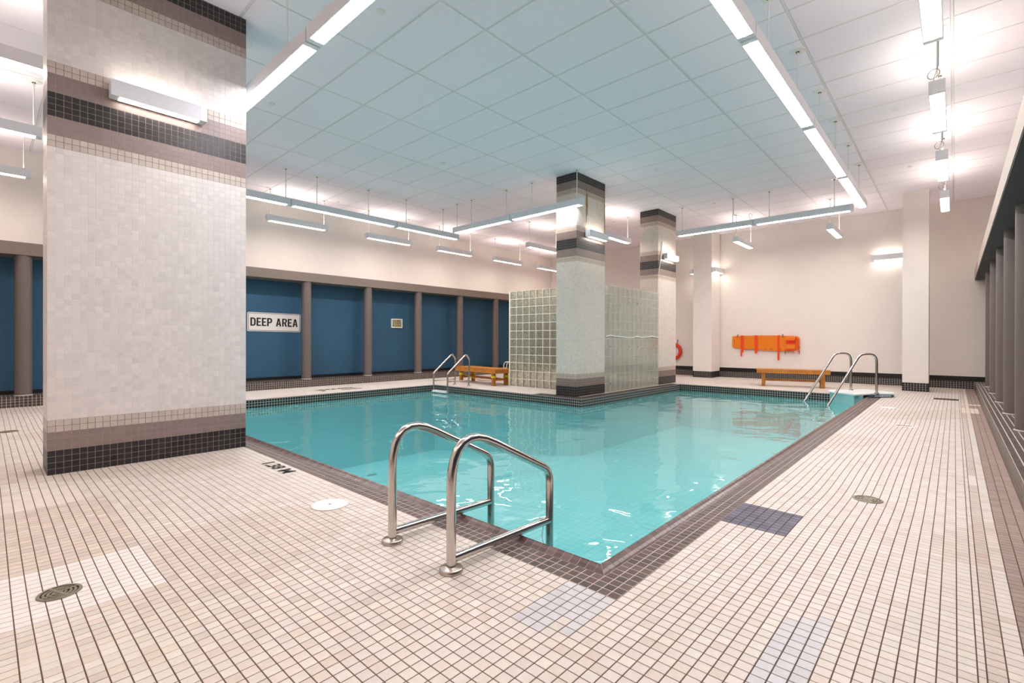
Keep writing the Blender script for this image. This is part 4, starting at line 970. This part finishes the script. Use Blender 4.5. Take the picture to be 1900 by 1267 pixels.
# ------------------------------------------------------------------ floor fittings
def drain(label, x_, y_, r, style=0):
    z_ = float(deck_z(x_, y_))
    t = thing('floor_drain', label, 'drain', (x_, y_, z_+0.0018), 0, 'round bronze floor drains')
    MB().lathe([(r*0.84, 0.0005), (r*0.84, 0.004), (r*0.97, 0.0045), (r, 0.001), (r, 0.0)], 32).build('rim', M_BRASS, t)
    MB().lathe([(0, 0.0004), (r*0.85, 0.0004)], 32).build('sump', M_INK, t)
    m4 = MB()
    for q in (0.28, 0.50, 0.70): m4.lathe([(r*(q-0.065), 0.001), (r*(q-0.045), 0.0035), (r*(q+0.045), 0.0035), (r*(q+0.065), 0.001)], 28)
    m4.lathe([(0, 0.0035), (r*0.13, 0.0035), (r*0.14, 0.001)], 16)
    for k in range(4 if style else 6):
        a = k*math.pi/(2 if style else 3)+0.4; c_, s_ = math.cos(a), math.sin(a); w_ = 0.006
        m4.add([(c_*0.01-s_*w_, s_*0.01+c_*w_, 0.0038), (c_*0.01+s_*w_, s_*0.01-c_*w_, 0.0038), (c_*r*0.86+s_*w_, s_*r*0.86-c_*w_, 0.0038), (c_*r*0.86-s_*w_, s_*r*0.86+c_*w_, 0.0038)], [(0, 1, 2, 3)])
    m4.build('grate', M_BRASS, t)
drain('round bronze floor drain in the white tile patch at lower left', 0.249, 3.218, 0.085, 1)
drain('round bronze floor drain in the pale deck right of the pool', 4.655, 0.497, 0.098)
drain('dark round floor drain behind the wide column, near the left picture edge', 0.222, 9.33, 0.10)
def lid(label, x_, y_, r):
    z_ = float(deck_z(x_, y_))
    t = thing('skimmer_lid', label, 'lid', (x_, y_, z_+0.0015), 0, 'white skimmer lids')
    MB().lathe([(0, 0.0055), (r*0.90, 0.0055), (r*0.92, 0.003)], 40).build('cover', M_WHITE, t)
    MB().lathe([(r*0.925, 0.003), (r*0.93, 0.0058), (r*0.985, 0.0052), (r, 0.001)], 40).build('ring', M_WHITE, t)
    MB().lathe([(0, 0.0065), (0.009, 0.0065), (0.010, 0.0055)], 12).build('finger_hole', M_BRASS, t)
lid('white round skimmer lid set in the deck left of the near ladder', 1.705, 3.36, 0.128)
lid('white round skimmer lid in the deck near the far pool steps', 11.02, 0.885, 0.125)
t = thing('deck_hatch', 'pale tiled hatch with a dark slot in the right hand deck', 'hatch', (9.0, 0.55, float(deck_z(9.0, 0.55))))
MB().box((0.02, -0.10, 0.0), (0.035, 0.08, 0.0045)).build('slot', M_DARK, t)
MB().box((-0.06, -0.12, 0.0), (0.0, 0.02, 0.003)).build('plate', M_WHITE, t)
# painted depth mark
me = text_mesh('1.38 M', 0.12, 0.0008, 0.003, 1.0)
xs_ = [v.co.x for v in me.vertices]; ys_ = [v.co.y for v in me.vertices]
a0, a1, c0, c1 = min(xs_), max(xs_), min(ys_), max(ys_)
for v in me.vertices: v.co.x = (v.co.x-(a0+a1)/2)*0.51/(a1-a0); v.co.y = (v.co.y-(c0+c1)/2)*0.12/(c1-c0)
tag(link('depth_mark', me, M_INK, None, (1.877, 4.705, 0.0026), (0, 0, -math.pi/2)), 'black depth lettering 1.38 M on the deck beside the dark border', 'marking')

# leaning pole against the farther column
tag(MB().tube([(12.632, 5.942, 3.94), (12.275, 5.952, 2.522)], 0.013, 10).build('pole', M_STEELB), 'thin grey pole leaning against the farther mosaic column above the clear panel', 'pole')
# rust runs down the second column (thin film stains on the tile)
cq = None
for o_ in bpy.data.objects:
    if o_.name == 'tiled_column.001': cq = o_
m_ = MB(); xa = -0.567; 
for a, z0, z1, wd in ((0.36, 3.78, 4.55, 0.012), (0.40, 3.95, 4.42, 0.02), (1.105, 3.5, 4.5, 0.012), (1.12, 3.3, 4.35, 0.008)):
    m_.add([(xa+a-wd*0.4, -0.2745, z0), (xa+a+wd*0.4, -0.2745, z0), (xa+a+wd, -0.2745, (z0+z1)/2), (xa+a+wd*0.6, -0.2745, z1), (xa+a-wd*0.6, -0.2745, z1), (xa+a-wd, -0.2745, (z0+z1)/2)], [(0, 1, 2, 3, 4, 5)])
m_.build('rust_streaks', M_RUST, cq)
# dark main drain on the pool floor
tag(MB().lathe([(0, 0.012), (0.10, 0.010), (0.11, 0.0)], 24, (5.35, 8.75, -1.55)).build('pool_drain', M_DARK), 'dark round drain on the floor of the deep end', 'drain')
